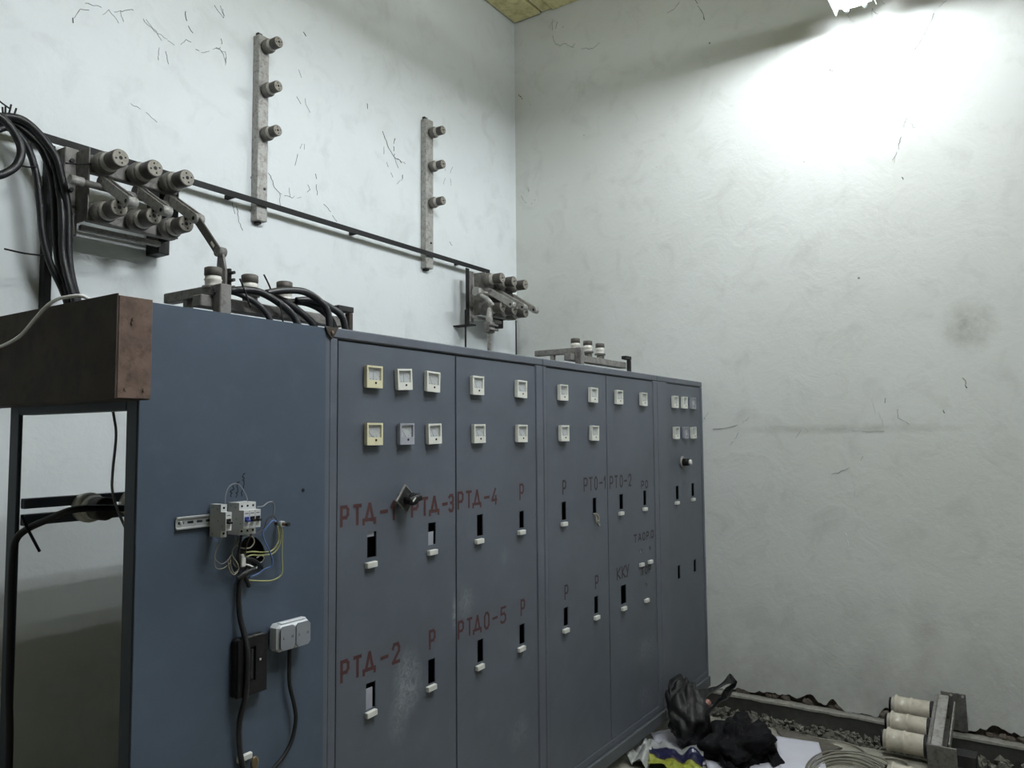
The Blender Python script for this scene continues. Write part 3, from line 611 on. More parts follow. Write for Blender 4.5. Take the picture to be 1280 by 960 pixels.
# rotary switch on the РТД door and the knob on the narrow cabinet
RX = 1.998
rs = thing('rotary_switch', 'black rotary switch on a tilted square plate above РТД-3', 'switch', (RX, YF, 1.474))
R45 = Matrix.Rotation(math.radians(40), 3, 'Y')
part('plate', 'steel_grey', rs, lambda m: m.box((RX-.036, YF-.022, 1.474-.036), (RX+.036, YF-.016, 1.474+.036), .002, R45))
part('inner_plate', 'steel_dark', rs, lambda m: m.box((RX-.031, YF-.0245, 1.474-.031), (RX+.031, YF-.0222, 1.474+.031), .001, R45))
part('spindle', 'black', rs, lambda m: m.cyl((RX, YF+.006, 1.474), (RX, YF-.05, 1.474), .019, .018, 18))
part('knob', 'black', rs, lambda m: (m.box((RX-.034, YF-.072, 1.474-.012), (RX+.03, YF-.048, 1.474+.012), .006, Matrix.Rotation(math.radians(-12), 3, 'Y')), m.cyl((RX, YF-.05, 1.474), (RX, YF-.06, 1.474), .022, .020, 18)))
part('pointer', 'tag_white', rs, lambda m: m.box((RX-.026, YF-.0735, 1.472), (RX-.008, YF-.0722, 1.477), 0, Matrix.Rotation(math.radians(-40), 3, 'Y')))
kn = thing('selector_switch', 'small black selector switch with a pale tip below the narrow cabinet meters', 'switch', (4.56, YF, 1.513))
part('back_ring', 'steel_grey', kn, lambda m: m.lathe((4.56, YF+.005, 1.513), (0, -1, 0), [(0, .036), (.01, .036), (.012, .030)], 20))
part('knob_body', 'black', kn, lambda m: (m.cyl((4.56, YF-.005, 1.513), (4.56, YF-.045, 1.513), .024, .02, 16), m.box((4.53, YF-.03, 1.52), (4.60, YF-.015, 1.535), .003)))
part('knob_tip', 'tag_white', kn, lambda m: m.lathe((4.56, YF-.044, 1.513), (0, -1, 0), [(0, .016), (.012, .017), (.016, .012)], 16))
# wire scraps tied at the РТО-1 slot
o = part('wire_twist', 'wire_cream', None, lambda m: (m.tube([(3.386, YF-.002, 1.303), (3.395, YF-.01, 1.285), (3.39, YF-.016, 1.262), (3.405, YF-.014, 1.25), (3.425, YF-.012, 1.238), (3.432, YF-.008, 1.248)], .004, 6), m.tube([(3.40, YF-.002, 1.301), (3.412, YF-.012, 1.29), (3.415, YF-.014, 1.268), (3.40, YF-.016, 1.262)], .0045, 6)))
tag(o, 'scrap of twisted wire hanging below the РТО-1 slot', 'wire')

# ------------------------------------------------------------------ left wall: racks, disconnectors, earth bar
def rack(label, px0, px1, ztop, zbot, zs, xi):
    r = thing('insulator_rack', label, 'rack', ((px0+px1)/2, YL, zbot), 'upright insulator racks on the left wall')
    boxp('post', 'steel_light', r, (px0, YL-.05, zbot), (px1, YL, ztop), .003)
    part('wall_anchor', 'steel_dark', r, lambda m: (m.box((px0+.015, YL-.02, ztop), (px1-.02, YL, ztop+.025), .003), m.box((px0+.02, YL-.03, zbot-.012), (px1-.02, YL, zbot), .002)))
    for z in zs: insulator(r, (xi, YL-.05, z), (0, -1, 0), .105, .037, 'porcelain_dirty', 'cap_grey', 'cap_face', 'porcelain_band', .42)
    part('bolt', 'steel_dark', r, lambda m: [m.cyl((px0+.045, YL-.049, z), (px0+.045, YL-.056, z), .007, None, 6) for z in (zbot+.09, zbot+.17)])
rack('upright steel rack of three insulators above the nearest cabinets', 2.507, 2.572, 3.785, 2.80, (3.726, 3.492, 3.258), 2.548)
rack('upright steel rack of three insulators nearer the room corner', 3.845, 3.918, 3.795, 2.79, (3.705, 3.475, 3.230), 3.893)

def disconnector(label, X, Z, right=False):
    """X: x of the first pole, Z: height of the lower insulator row"""
    d = thing('disconnector_switch', label, 'switch', (X+.15, YL, Z-.12), 'three-pole disconnector switches on the left wall')
    dx, zl, zu = .1455, Z, Z+.20; of = .055 if right else 0
    for xa in (X-.09+of, X+.32):
        boxp('wall_bracket', 'steel_grey' if xa < X else 'steel_dark', d, (xa, YL-.10, zl-.085), (xa+(.055 if not of or xa > X else .045), YL if not of or xa > X else YL-.092, zu+.075), .003)
    boxp('side_plate', 'steel_grey', d, (X-.046+of, YL-.20, zl-.035), (X-.040+of, YL-.101, zu+.062), .001)
    boxp('side_plate', 'steel_dark', d, (X+.345, YL-.20, zl-.03), (X+.351, YL-.101, zu+.03), .001)
    for z in (zl, zu):
        boxp('channel', 'steel_grey', d, (X-.039+of, YL-.20, z-.036), (X+.344, YL-.16, z+.036), .004)
    boxp('cross_rail', 'steel_light', d, (X-.03, YL-.125, zl-.06), (X+.318, YL-.10, zl-.037), .003)
    for z in (zl, zu):
        for k in range(3): insulator(d, (X+k*dx, YL-.20, z), (0, -1, 0), .152, .047)
    part('shaft', 'steel_grey', d, lambda m: m.cyl((X-.12, YL-.235, zl+.1), (X+.37, YL-.235, zl+.1), .014, None, 14))
    part('shaft_end', 'steel_light', d, lambda m: m.cyl((X-.135, YL-.235, zl+.1), (X-.085, YL-.235, zl+.1), .019, None, 12))
    for k in range(3):
        x = X+k*dx+.004; py, pz, ty, tz = YL-.235, zl+.125, YL-.435, zl+.005
        dv = Vector((0, ty-py, tz-pz)); ln = dv.length; R = Matrix(((1, 0, 0), (0, dv.y/ln, -dv.z/ln), (0, dv.z/ln, dv.y/ln)))
        c = Vector((x, (py+ty)/2, (pz+tz)/2))
        def blade(m):
            for sx in (-.018, .012): m.box((c.x+sx, c.y-ln/2, c.z-.021), (c.x+sx+.006, c.y+ln/2, c.z+.021), .002)
            m.box((c.x-.0175, c.y-ln*.5+.0, c.z+.014), (c.x+.0175, c.y+ln*.5, c.z+.0205), .001)
        m = MB(); blade(m)
        for v in m.v: v.xyz = c+R @ (Vector((v.x, 2*c.y-v.y, v.z))-c)*1.0
        l = m.build('lever', 'steel_light', d)
        part('lever_end', 'steel_light', l, lambda m: m.cyl((x-.0205, ty+.01, tz+.004), (x+.0205, ty+.01, tz+.004), .022, None, 16))
        part('pivot_boss', 'steel_grey', l, lambda m: m.cyl((x-.024, py, pz-.004), (x+.024, py, pz-.004), .024, None, 16))
        part('pin_hole', 'black', l, lambda m: m.cyl((x-.0215, ty+.01, tz+.004), (x+.0215, ty+.01, tz+.004), .0085, None, 10))
    part('bolt', 'steel_dark', d, lambda m: [m.cyl((X-.075+a, YL-.10, z), (X-.075+a, YL-.112, z), .009, None, 6) for a, z in ((0.01, zl), (.01, zu+.02), (.01, zl+.1))])
    return d
dl_ = disconnector('three-pole disconnector switch beside the hanging black cables', 1.625, 2.595)
dr_ = disconnector('three-pole disconnector switch in the corner above the middle cabinet', 4.285, 2.557, True)
# operating links
def strip(m, a, b, wd, th, side=Vector((1, 0, 0))):
    a, b = Vector(a), Vector(b); d = (b-a).normalized(); w_ = d.cross(side).normalized()*wd/2; t_ = side.normalized()*th/2
    m.prism([a-w_-t_, b-w_-t_, b+w_-t_, a+w_-t_], t_*2)
part('operating_link', 'cap_grey', dl_, lambda m: strip(m, (1.915, 2.885, 2.615), (1.915, 2.725, 2.445), .036, .008))
part('link_slot', 'tag_white', dl_, lambda m: strip(m, (1.910, 2.765, 2.488), (1.910, 2.745, 2.466), .011, .001))
part('link_joint', 'steel_grey', dl_, lambda m: m.cyl((1.90, 2.712, 2.440), (1.935, 2.712, 2.440), .021, None, 14))
part('drop_link', 'steel_grey', dl_, lambda m: m.prism([(1.915, 2.725, 2.445), (1.915, 2.70, 2.445), (1.915, 2.675, 2.36), (1.915, 2.675, 2.24), (1.915, 2.735, 2.24), (1.915, 2.735, 2.36)], (.010, 0, 0)))
part('clamp', 'steel_dark', dl_, lambda m: (m.box((1.926, 2.665, 2.27), (1.94, 2.70, 2.37), .003), [m.cyl((1.932, 2.64, z), (1.932, 2.72, z), .007, None, 8) for z in (2.29, 2.32, 2.35)]))
part('operating_handle', 'steel_light', dr_, lambda m: (m.tube([(4.165, 3.085, 2.652), (4.20, 3.02, 2.61), (4.222, 2.985, 2.56)], .015, 8), m.cyl((4.14, 3.07, 2.657), (4.19, 3.07, 2.657), .03, None, 16)))
part('operating_link', 'steel_light', dr_, lambda m: m.lathe((4.2, 3.0, 2.545), (0, 0, -1), [(0, .012), (.05, .02), (.09, .026), (.1, .018), (.11, .014), (.5, .014)], 12))
part('clamp', 'steel_grey', dr_, lambda m: (m.box((4.168, 2.972, 2.375), (4.232, 3.03, 2.445), .006), m.cyl((4.15, 2.965, 2.425), (4.25, 2.965, 2.425), .008, None, 8), m.cyl((4.15, 2.965, 2.395), (4.25, 2.965, 2.395), .008, None, 8)))
# black earth bar along the left wall, with its upright strap
eb = thing('earth_bar', 'long black flat steel bar running along the left wall', 'bar', (2.9, YL, 2.86))
part('bar', 'bar_black', eb, lambda m: m.prism([(.6, YL-.066, 2.886), (4.54, YL-.066, 2.862), (4.54, YL-.066, 2.892), (.6, YL-.066, 2.916)], (0, .006, 0)))
for x in (1.45, 2.35, 3.2, 4.2): boxp('standoff', 'bar_black', eb, (x, YL-.059, 2.875), (x+.02, YL, 2.895), 0)
st = thing('earth_strap', 'black upright steel strap left of the corner disconnector switch', 'strap', (4.30, YL, .1))
boxp('wide_strap', 'bar_black', st, (4.190, YL-.115, 2.45), (4.226, YL-.108, 2.84), .001)
boxp('thin_strap', 'bar_black', st, (4.186, YL-.107, .02), (4.202, YL-.1015, 2.55), .001)
boxp('foot_bracket', 'bar_black', st, (4.188, YL-.155, 2.44), (4.25, YL-.0, 2.449), .001)
o = boxp('corner_strip', 'steel_dark', None, (4.966, YL-.01, 2.0), (4.976, YL-.001, 2.58), .002); tag(o, 'thin dark strip down the room corner below the disconnector', 'strip')  # dark line along the corner, drawn as a thin strip

# ------------------------------------------------------------------ busbar stands on the roofs
SH = .024
def stand(label, X, Y, n0, xs, zt, x_end, group):
    s = thing('busbar_stand', label, 'stand', (X, Y, ZT-.012), group)
    z0 = ZT-.012
    boxp('leg', 'steel_grey', s, (X-.02, Y-.075, z0), (X+.022, Y-.035, zt), .003)
    boxp('leg', 'steel_grey', s, (X-.015, Y+.11, z0), (X+.01, Y+.135, zt-.012), .002)
    boxp('side_rail', 'steel_grey', s, (X-.02, Y-.034, zt-.034), (X+.018, Y+.24, zt), .003)
    boxp('insulator_beam', 'steel_grey', s, (X-.06, Y-.033, zt-.075), (x_end, Y+.015, zt-.036), .003)
    boxp('leg', 'rust_board' if n0 else 'steel_dark', s, (x_end+.01, Y-.055, z0), (x_end+.03, Y-.03, zt-.02), .002)
    boxp('end_rail', 'steel_dark', s, (x_end-.045, Y-.055, zt-.018), (x_end+.034, Y-.02, zt+.004), .002)
    for x in xs:
        boxp('insulator_foot', 'steel_grey', s, (x-.02, Y-.02, zt-.0355), (x+.02, Y+.014, zt-.0125), .002)
        b = MB().lathe((x, Y, zt-.036+SH), (0, 0, 1), [(0, .030), (.012, .030), (.014, .023), (.02, .026), (.03, .026), (.034, .029), (.038, .026), (.046, .025)], 20).build('insulator', 'porcelain_white', s)
        part('base_ring', 'steel_grey', b, lambda m: m.lathe((x, Y, zt-.0358+SH), (0, 0, 1), [(0, .034), (.0125, .034)], 20))
        part('cap', 'cap_grey', b, lambda m: m.lathe((x, Y, zt+.0102+SH), (0, 0, 1), [(0, .025), (.002, .028), (.026, .028), (.028, .025)], 20))
        part('cap_face', 'cap_face', b, lambda m: m.lathe((x, Y, zt+.0382+SH), (0, 0, 1), [(0, .024), (.001, .023)], 20))
    return s
GS = 'busbar stands with three insulators on the cabinet roofs'
stand('steel stand with three white insulators and black cables above the blue-grey panel', 1.525, 2.20, True, (1.530, 1.672, 1.820), 2.178, 2.075, GS)
stand('steel stand with three white insulators on the roof of the middle cabinet', 3.895, 2.20, False, (3.948, 4.099, 4.258), 2.188, 4.56, GS)
TOP = [[(1.500,2.16,2.151),(1.536,2.15,2.159),(1.582,2.14,2.157),(1.637,2.12,2.131),(1.682,2.11,2.087),(1.70,2.10,2.02)],[(1.544,2.15,2.160),(1.597,2.13,2.170),(1.661,2.12,2.168),(1.736,2.10,2.131),(1.78,2.09,2.088),(1.80,2.08,2.02)],
 [(1.685,2.14,2.172),(1.736,2.13,2.162),(1.797,2.11,2.132),(1.856,2.09,2.083),(1.875,2.08,2.02)],[(1.677,2.12,2.170),(1.735,2.10,2.186),(1.805,2.08,2.190),(1.868,2.07,2.165),(1.90,2.06,2.12),(1.905,2.06,2.02)],
 [(1.787,2.15,2.155),(1.850,2.14,2.166),(1.915,2.12,2.148),(1.964,2.11,2.106),(1.99,2.10,2.02)],[(1.814,2.13,2.165),(1.877,2.11,2.174),(1.940,2.10,2.157),(1.988,2.08,2.120),(2.01,2.08,2.02)]]
for i, pts in enumerate(TOP):
    o = MB().tube(pts, .0125 if i != 0 else .010, 10).build('power_cable', 'cable_black')
    tag(o, 'black cable arching onto the cabinet roof, %s' % ('leftmost of the six', 'second from left of the six', 'third from left of the six', 'highest of the six', 'second from right of the six', 'rightmost of the six')[i], 'cable', 'black cables on the cabinet roof')
for i, (a, b, lab) in enumerate((((1.60, 2.10, 2.11), (1.565, 2.11, 2.20), 'thin black cable tie standing up left of the roof cables'), ((1.70, 2.06, 2.07), (1.69, 2.07, 2.14), 'thin black cable tie hanging among the roof cables'), ((1.71, 2.12, 2.16), (1.675, 2.13, 2.235), 'thin black cable tie sticking up by the middle roof insulator'))):
    tag(MB().tube([a, tuple((p+q)/2+.004 for p, q in zip(a, b)), b], .0032, 6).build('cable_tie', 'black'), lab, 'cable tie')

# ------------------------------------------------------------------ hanging cables on the left
CAB = [([(1.10,3.13,2.82),(1.241,3.130,2.870),(1.291,3.130,2.892),(1.352,3.130,2.894),(1.416,3.130,2.851),(1.468,3.130,2.788),(1.494,3.130,2.705),(1.519,3.130,2.590),(1.527,3.130,2.411),(1.544,3.130,2.314),(1.566,3.130,2.237),(1.6,3.13,2.1),(1.62,3.12,1.95)], .014, 'outermost of the hanging black cables at the upper left'),
 ([(1.10,3.16,2.82),(1.254,3.160,2.867),(1.312,3.160,2.894),(1.374,3.160,2.889),(1.434,3.160,2.844),(1.474,3.160,2.775),(1.501,3.160,2.662),(1.515,3.160,2.494),(1.531,3.160,2.356),(1.566,3.160,2.250),(1.6,3.16,2.1),(1.62,3.16,1.95)], .0135, 'second black cable of the hanging bundle at the upper left'),
 ([(1.10,3.2,2.82),(1.270,3.200,2.863),(1.330,3.200,2.888),(1.383,3.200,2.871),(1.439,3.200,2.834),(1.474,3.200,2.763),(1.496,3.200,2.668),(1.508,3.200,2.498),(1.524,3.200,2.380),(1.561,3.200,2.264),(1.6,3.2,2.1),(1.62,3.2,1.95)], .013, 'third black cable of the hanging bundle, against the wall'),
 ([(1.10,3.17,2.79),(1.259,3.170,2.838),(1.309,3.170,2.864),(1.353,3.170,2.845),(1.386,3.170,2.801),(1.416,3.170,2.711),(1.433,3.170,2.596),(1.447,3.170,2.481),(1.476,3.170,2.377),(1.537,3.170,2.252),(1.58,3.17,2.1),(1.6,3.17,1.95)], .0135, 'black cable hanging apart on the left side of the bundle'),
 ([(1.10,3.08,2.84),(1.221,3.080,2.862),(1.254,3.080,2.858),(1.289,3.080,2.827),(1.318,3.080,2.775),(1.316,3.080,2.722),(1.289,3.080,2.676),(1.229,3.080,2.636),(1.1,3.08,2.61)], .015, 'black cable curling back in a loop at the left edge'),
 ([(1.485,3.19,2.80),(1.497,3.185,2.733),(1.498,3.13,2.570),(1.502,3.13,2.426),(1.52,3.11,2.3),(1.58,3.1,2.1),(1.6,3.1,1.95)], .013, 'short black cable in the middle of the hanging bundle')]
for pts, r, lab in CAB: tag(MB().tube(pts, r, 10).build('power_cable', 'cable_black'), lab, 'cable', 'black cables hanging on the left wall')
tag(boxp('cable_channel', 'bar_black', None, (1.497, YL-.04, 2.0), (1.527, YL, 2.88), .002), 'upright black steel strip on the wall behind the hanging cables', 'strip')
tag(boxp('cable_channel', 'bar_black', None, (1.565, YL-.038, 2.5), (1.583, YL, 2.862), .002), 'short black strip left of the near disconnector switch', 'strip')
for a, b, lab in (((1.269,3.12,2.917),(1.273,3.12,2.885),'first upright cable tie end on top of the hanging cables'), ((1.279,3.12,2.923),(1.280,3.12,2.885),'second upright cable tie end on top of the hanging cables'), ((1.298,3.12,2.937),(1.288,3.12,2.887),'tallest leaning cable tie end on top of the hanging cables'), ((1.316,3.12,2.929),(1.304,3.12,2.890),'rightmost cable tie end on top of the hanging cables'),
    ((1.293,3.12,2.388),(1.443,3.15,2.396),'long thin cable tie sticking out left of the hanging cables'), ((1.331,3.12,2.715),(1.41,3.16,2.74),'thin cable tie between the loop and the hanging cables'), ((1.49,3.10,2.765),(1.60,3.09,2.795),'thin cable tie reaching from the cables to the disconnector'), ((1.259,3.2,2.99),(1.352,3.26,2.975),'thin black wire end on the wall above the hanging cables')):
    tag(MB().tube([a, tuple((p+q)/2+dz for p, q, dz in zip(a, b, (0, 0, -.004))), b], .0034, 6).build('cable_tie', 'black'), lab, 'cable tie')
# wires around the open frame
tag(MB().tube([(.944,2.42,1.925),(.944,2.297,1.933),(.944,2.229,1.941),(.944,2.163,1.957),(.944,2.093,1.992),(.948,2.032,2.024),(.952,1.964,2.034),(.985,1.917,2.030),(1.02,1.90,1.95)], .0045, 8).build('white_cable', 'wire_white'), 'thin white cord lying over the rusty box', 'cord')
tag(MB().tube([(1.146,2.100,1.80),(1.157,2.100,1.748),(1.165,2.100,1.693),(1.169,2.120,1.594),(1.187,2.150,1.536),(1.222,2.180,1.476),(1.268,2.200,1.402),(1.31,2.2,1.33)], .0038, 8).build('grey_wire', 'wire_grey'), 'thin grey wire dangling inside the open frame', 'wire')
tag(MB().tube([(1.045,2.385,.4),(1.046,2.385,.83),(1.040,2.385,.99),(1.037,2.385,1.239),(1.038,2.385,1.354),(1.042,2.38,1.404),(1.060,2.36,1.433),(1.09,2.30,1.462),(1.130,2.248,1.487),(1.207,2.240,1.486),(1.315,2.240,1.476),(1.45,2.25,1.46)], .010, 8).build('frame_cable', 'cable_black'), 'black cable sagging past the insulators inside the open frame', 'cable')
tag(MB().tube([(1.040,2.345,1.475),(1.052,2.340,1.440),(1.085,2.335,1.370)], .004, 6).build('cable_tie', 'black'), 'black cable tie hanging on the cable inside the open frame', 'cable tie')

# ------------------------------------------------------------------ blue-grey panel: breakers, sockets, wiring
YP = YF-.004
dr = thing('mounting_rail', 'short slotted metal rail left of the circuit breakers', 'rail', (1.25, YP, 1.456))
m = MB(); holed(m, 1.152, 1.355, 1.4605, 1.4825, YP-.004, YP-.0025, [(1.158+i*.0265, 1.158+i*.0265+.017, 1.4685, 1.4745) for i in range(7)]); m.build('web', 'zinc', dr, recalc=False)
for z in (1.4555, 1.4826): boxp('lip', 'zinc', dr, (1.152, YP-.0085, z), (1.355, YP-.0035, z+.005), .0008)
part('screw', 'zinc', dr, lambda m: m.lathe((1.167, YP-.004, 1.4715), (0, -1, 0), [(0, .005), (.003, .004)], 10))
def breaker(label, x0, n, levers):
    b = thing('circuit_breaker', label, 'breaker', (x0, YP, 1.43)); wd = .0176*n
    def body(m):
        pr = [(0, -.042), (-.046, -.042), (-.046, -.024), (-.066, -.024), (-.066, .023), (-.046, .023), (-.046, .042), (0, .042)]
        m.prism([(x0, YP-.009+y, 1.472+z) for y, z in pr], (wd, 0, 0))
    part('body', 'breaker_white', b, body)
    for i, lv in enumerate(levers):
        xc = x0+.0176*(i+.5)
        l = part('lever', lv, b, lambda m: (m.box((xc-.0065, YP-.0775, 1.466), (xc+.0065, YP-.0745, 1.4785), .001), m.box((xc-.006, YP-.086, 1.4655), (xc+.006, YP-.0752, 1.471), .001)))
        part('print', 'ink', b, lambda m: m.box((xc-.005, YP-.0757, 1.486), (xc+.005, YP-.0753, 1.488), 0))
        part('terminal', 'black', b, lambda m: (m.cyl((xc, YP-.0545, 1.505), (xc, YP-.0556, 1.505), .0032, None, 8), m.cyl((xc, YP-.0545, 1.4395), (xc, YP-.0556, 1.4395), .0032, None, 8)))
        if i: part('seam', 'tag_edge', b, lambda m: m.box((x0+.0176*i-.0004, YP-.0754, 1.449), (x0+.0176*i+.0004, YP-.0749, 1.494), 0))
    part('rivet', 'tag_edge', b, lambda m: [m.cyl((x0-.0004, YP-.009+y, 1.472+z), (x0+.001, YP-.009+y, 1.472+z), .0018, None, 8) for y, z in ((-.012, -.033), (-.012, .034), (-.035, 0), (-.052, -.012), (-.03, .03))])
breaker('single white circuit breaker with a black lever on the slotted rail', 1.2455, 1, ['black'])
breaker('three-pole white circuit breaker with one blue and two black levers', 1.3005, 3, ['lever_blue', 'black', 'black'])
def wire(name, pts, r, mat, label, cat='wire', group=None): return tag(MB().tube(pts, r, 6).build(name, mat), label, cat, group)
g_ = 'loose wires below the breakers'
wire('jumper_wire', [(1.262,YP-.05,1.512),(1.262,YP-.05,1.535),(1.275,YP-.045,1.557),(1.297,YP-.04,1.565),(1.315,YP-.04,1.558),(1.33,YP-.045,1.530),(1.332,YP-.05,1.512)], .0012, 'wire_grey', 'thin wire arching above both breakers')
wire('loop_wire', [(1.255,YP-.05,1.432),(1.246,YP-.04,1.40),(1.248,YP-.03,1.375),(1.27,YP-.025,1.358),(1.29,YP-.022,1.362),(1.305,YP-.02,1.376),(1.31,YP-.012,1.37)], .0013, 'wire_grey', 'thin wire looping below the single breaker')
wire('loop_wire', [(1.248,YP-.04,1.415),(1.240,YP-.04,1.385),(1.250,YP-.03,1.352),(1.275,YP-.025,1.345),(1.30,YP-.02,1.355),(1.308,YP-.014,1.362)], .0013, 'wire_cream', 'lower thin wire loop under the single breaker')
wire('cream_wire', [(1.316,YP-.02,1.425),(1.318,YP-.022,1.405),(1.305,YP-.024,1.388),(1.308,YP-.02,1.372),(1.325,YP-.018,1.35),(1.335,YP-.01,1.335),(1.342,YP-.004,1.325)], .0022, 'wire_cream', 'cream wire dropping from the three-pole breaker into the panel hole')
wire('cream_loop', [(1.315,YP-.022,1.40),(1.335,YP-.026,1.42),(1.362,YP-.028,1.418),(1.372,YP-.026,1.402),(1.36,YP-.024,1.388),(1.335,YP-.022,1.39),(1.318,YP-.02,1.40)], .002, 'wire_cream', 'round cream wire loop directly under the three-pole breaker')
for i, pts in enumerate(([(1.30,YP-.02,1.372),(1.305,YP-.018,1.345),(1.318,YP-.014,1.326),(1.335,YP-.012,1.335),(1.325,YP-.01,1.355),(1.31,YP-.012,1.368)], [(1.29,YP-.024,1.365),(1.298,YP-.022,1.338),(1.315,YP-.018,1.322),(1.33,YP-.014,1.328)], [(1.312,YP-.014,1.372),(1.316,YP-.014,1.35),(1.33,YP-.012,1.34),(1.34,YP-.008,1.348)])):
    wire('cream_wire', pts, .0018, 'wire_cream', ('crumpled cream wire end left of the panel hole', 'outer cream wire bend left of the panel hole', 'small inner cream wire bend at the panel hole')[i])
wire('brown_wire', [(1.345,YP-.05,1.432),(1.346,YP-.03,1.40),(1.348,YP-.02,1.37),(1.352,YP-.01,1.34),(1.36,YP+.02,1.335)], .0022, 'wire_brown', 'dark brown wire falling straight from the three-pole breaker')
wire('black_wire', [(1.322,YP-.04,1.432),(1.323,YP-.03,1.40),(1.327,YP-.02,1.37),(1.338,YP-.01,1.34)], .0035, 'cable_black', 'black wire dropping left of the brown wire')
wire('black_wire', [(1.352,YP-.016,1.36),(1.38,YP-.014,1.352),(1.405,YP-.01,1.335),(1.418,YP-.004,1.325)], .005, 'cable_black', 'black wire slanting across the panel hole')
wire('white_wire', [(1.352,YP-.012,1.345),(1.37,YP-.012,1.338),(1.39,YP-.01,1.328),(1.398,YP-.006,1.332)], .0026, 'wire_white', 'short white wire slanting across the panel hole')
wire('white_wire', [(1.395,YP-.008,1.355),(1.41,YP-.008,1.360),(1.42,YP-.008,1.352),(1.415,YP-.006,1.342),(1.405,YP-.006,1.340)], .0018, 'wire_white', 'small white wire curl at the right of the panel hole')
part_blk = tag(MB().box((1.338, YP-.02, 1.338), (1.352, YP-.006, 1.372), .002).build('connector_block', 'tag_white'), 'small pale terminal block in the panel hole', 'connector')
wire('blue_wire', [(1.352,YP-.06,1.50),(1.372,YP-.06,1.500),(1.392,YP-.055,1.508),(1.412,YP-.05,1.508),(1.422,YP-.045,1.495),(1.424,YP-.04,1.475),(1.425,YP-.03,1.462)], .0018, 'wire_grey', 'grey-blue wire looping right from the three-pole breaker')
wire('blue_wire', [(1.440,YP-.03,1.452),(1.425,YP-.035,1.455),(1.405,YP-.035,1.438),(1.396,YP-.032,1.425),(1.402,YP-.03,1.405),(1.420,YP-.028,1.375),(1.434,YP-.026,1.345),(1.432,YP-.022,1.328),(1.415,YP-.016,1.322),(1.398,YP-.012,1.312),(1.37,YP-.01,1.306)], .0022, 'wire_blue', 'bright blue wire hanging between the breaker and the stud')
wire('dark_wire', [(1.36,YP-.03,1.422),(1.38,YP-.03,1.425),(1.40,YP-.03,1.437),(1.412,YP-.03,1.46),(1.43,YP-.03,1.468),(1.445,YP-.03,1.455)], .0014, 'wire_brown', 'thin dark wire curving to the earth stud')
for pts, lab in (([(1.452,YP-.024,1.437),(1.456,YP-.024,1.41),(1.452,YP-.022,1.385),(1.435,YP-.02,1.37),(1.405,YP-.018,1.370),(1.375,YP-.016,1.375),(1.352,YP-.012,1.375)], 'yellow-green wire bending left from the stud, upper one'), ([(1.458,YP-.024,1.437),(1.464,YP-.024,1.405),(1.458,YP-.022,1.38),(1.44,YP-.02,1.362),(1.40,YP-.018,1.362),(1.37,YP-.016,1.366),(1.35,YP-.012,1.358)], 'yellow-green wire bending left from the stud, lower one'),
    ([(1.464,YP-.024,1.437),(1.471,YP-.022,1.41),(1.471,YP-.02,1.36),(1.475,YP-.018,1.31),(1.468,YP-.016,1.294),(1.44,YP-.014,1.287),(1.40,YP-.012,1.292),(1.365,YP-.01,1.299)], 'long yellow-green wire running down and left from the stud')):
    wire('earth_wire', pts, .0022, 'wire_yellow', lab, 'wire', 'yellow-green earth wires')
es = thing('earth_stud', 'metal bolt sticking out of the panel right of the breakers', 'bolt', (1.465, YP, 1.44))
part('shank', 'brass', es, lambda m: m.cyl((1.465, YP, 1.442), (1.465, YP-.045, 1.442), .005, None, 10)); part('nut', 'zinc', es, lambda m: m.cyl((1.465, YP-.018, 1.442), (1.465, YP-.032, 1.442), .009, None, 6)); part('tip', 'steel_dark', es, lambda m: m.cyl((1.465, YP-.045, 1.442), (1.465, YP-.056, 1.442), .0055, None, 10))
wire('outlet_cable', [(1.39,YP+.02,1.335),(1.365,YP-.008,1.325),(1.342,YP-.013,1.310),(1.336,YP-.015,1.29),(1.333,YP-.016,1.25),(1.338,YP-.018,1.20),(1.345,YP-.034,1.14),(1.346,YP-.04,1.08),(1.343,YP-.036,1.0),(1.339,YP-.02,.94),(1.341,YP-.016,.88),(1.352,YP-.016,.82),(1.375,YP-.016,.76),(1.40,YP-.016,.68),(1.41,YP-.016,.5),(1.41,YP-.012,.2)], .0075, 'cable_black', 'black cable running down over the dark box on the panel', 'cable')
wire('cable_stub', [(1.348,YP-.014,1.318),(1.36,YP-.014,1.298),(1.368,YP-.012,1.282)], .006, 'cable_black', 'short black cable stub below the panel hole', 'cable')
wire('cable_wrap', [(1.322,YP-.022,1.312),(1.34,YP-.026,1.322),(1.365,YP-.024,1.327),(1.38,YP-.018,1.33)], .006, 'cable_black', 'strip of black tape wrapped across the cables', 'tape')
# handwriting in marker above the breaker
m = MB(); random.seed(3)
for k, (x, z0, z1) in enumerate(((1.316, 1.527, 1.554), (1.331, 1.524, 1.566), (1.348, 1.526, 1.588))):
    z = z0; pt = Vector((x, z))
    while z < z1:
        nx = x+(z-z0)*.12+random.uniform(-.006, .006); z += random.uniform(.002, .005); q = Vector((nx, z)); d = (q-pt).normalized(); nn = Vector((-d.y, d.x))*.0014
        m.add([(pt.x-nn.x, YP-.0006, pt.y-nn.y), (q.x-nn.x, YP-.0006, q.y-nn.y), (q.x+nn.x, YP-.0006, q.y+nn.y), (pt.x+nn.x, YP-.0006, pt.y+nn.y)], [(0, 1, 2, 3)]); pt = q
m.build('handwriting', 'black', pan, recalc=False)
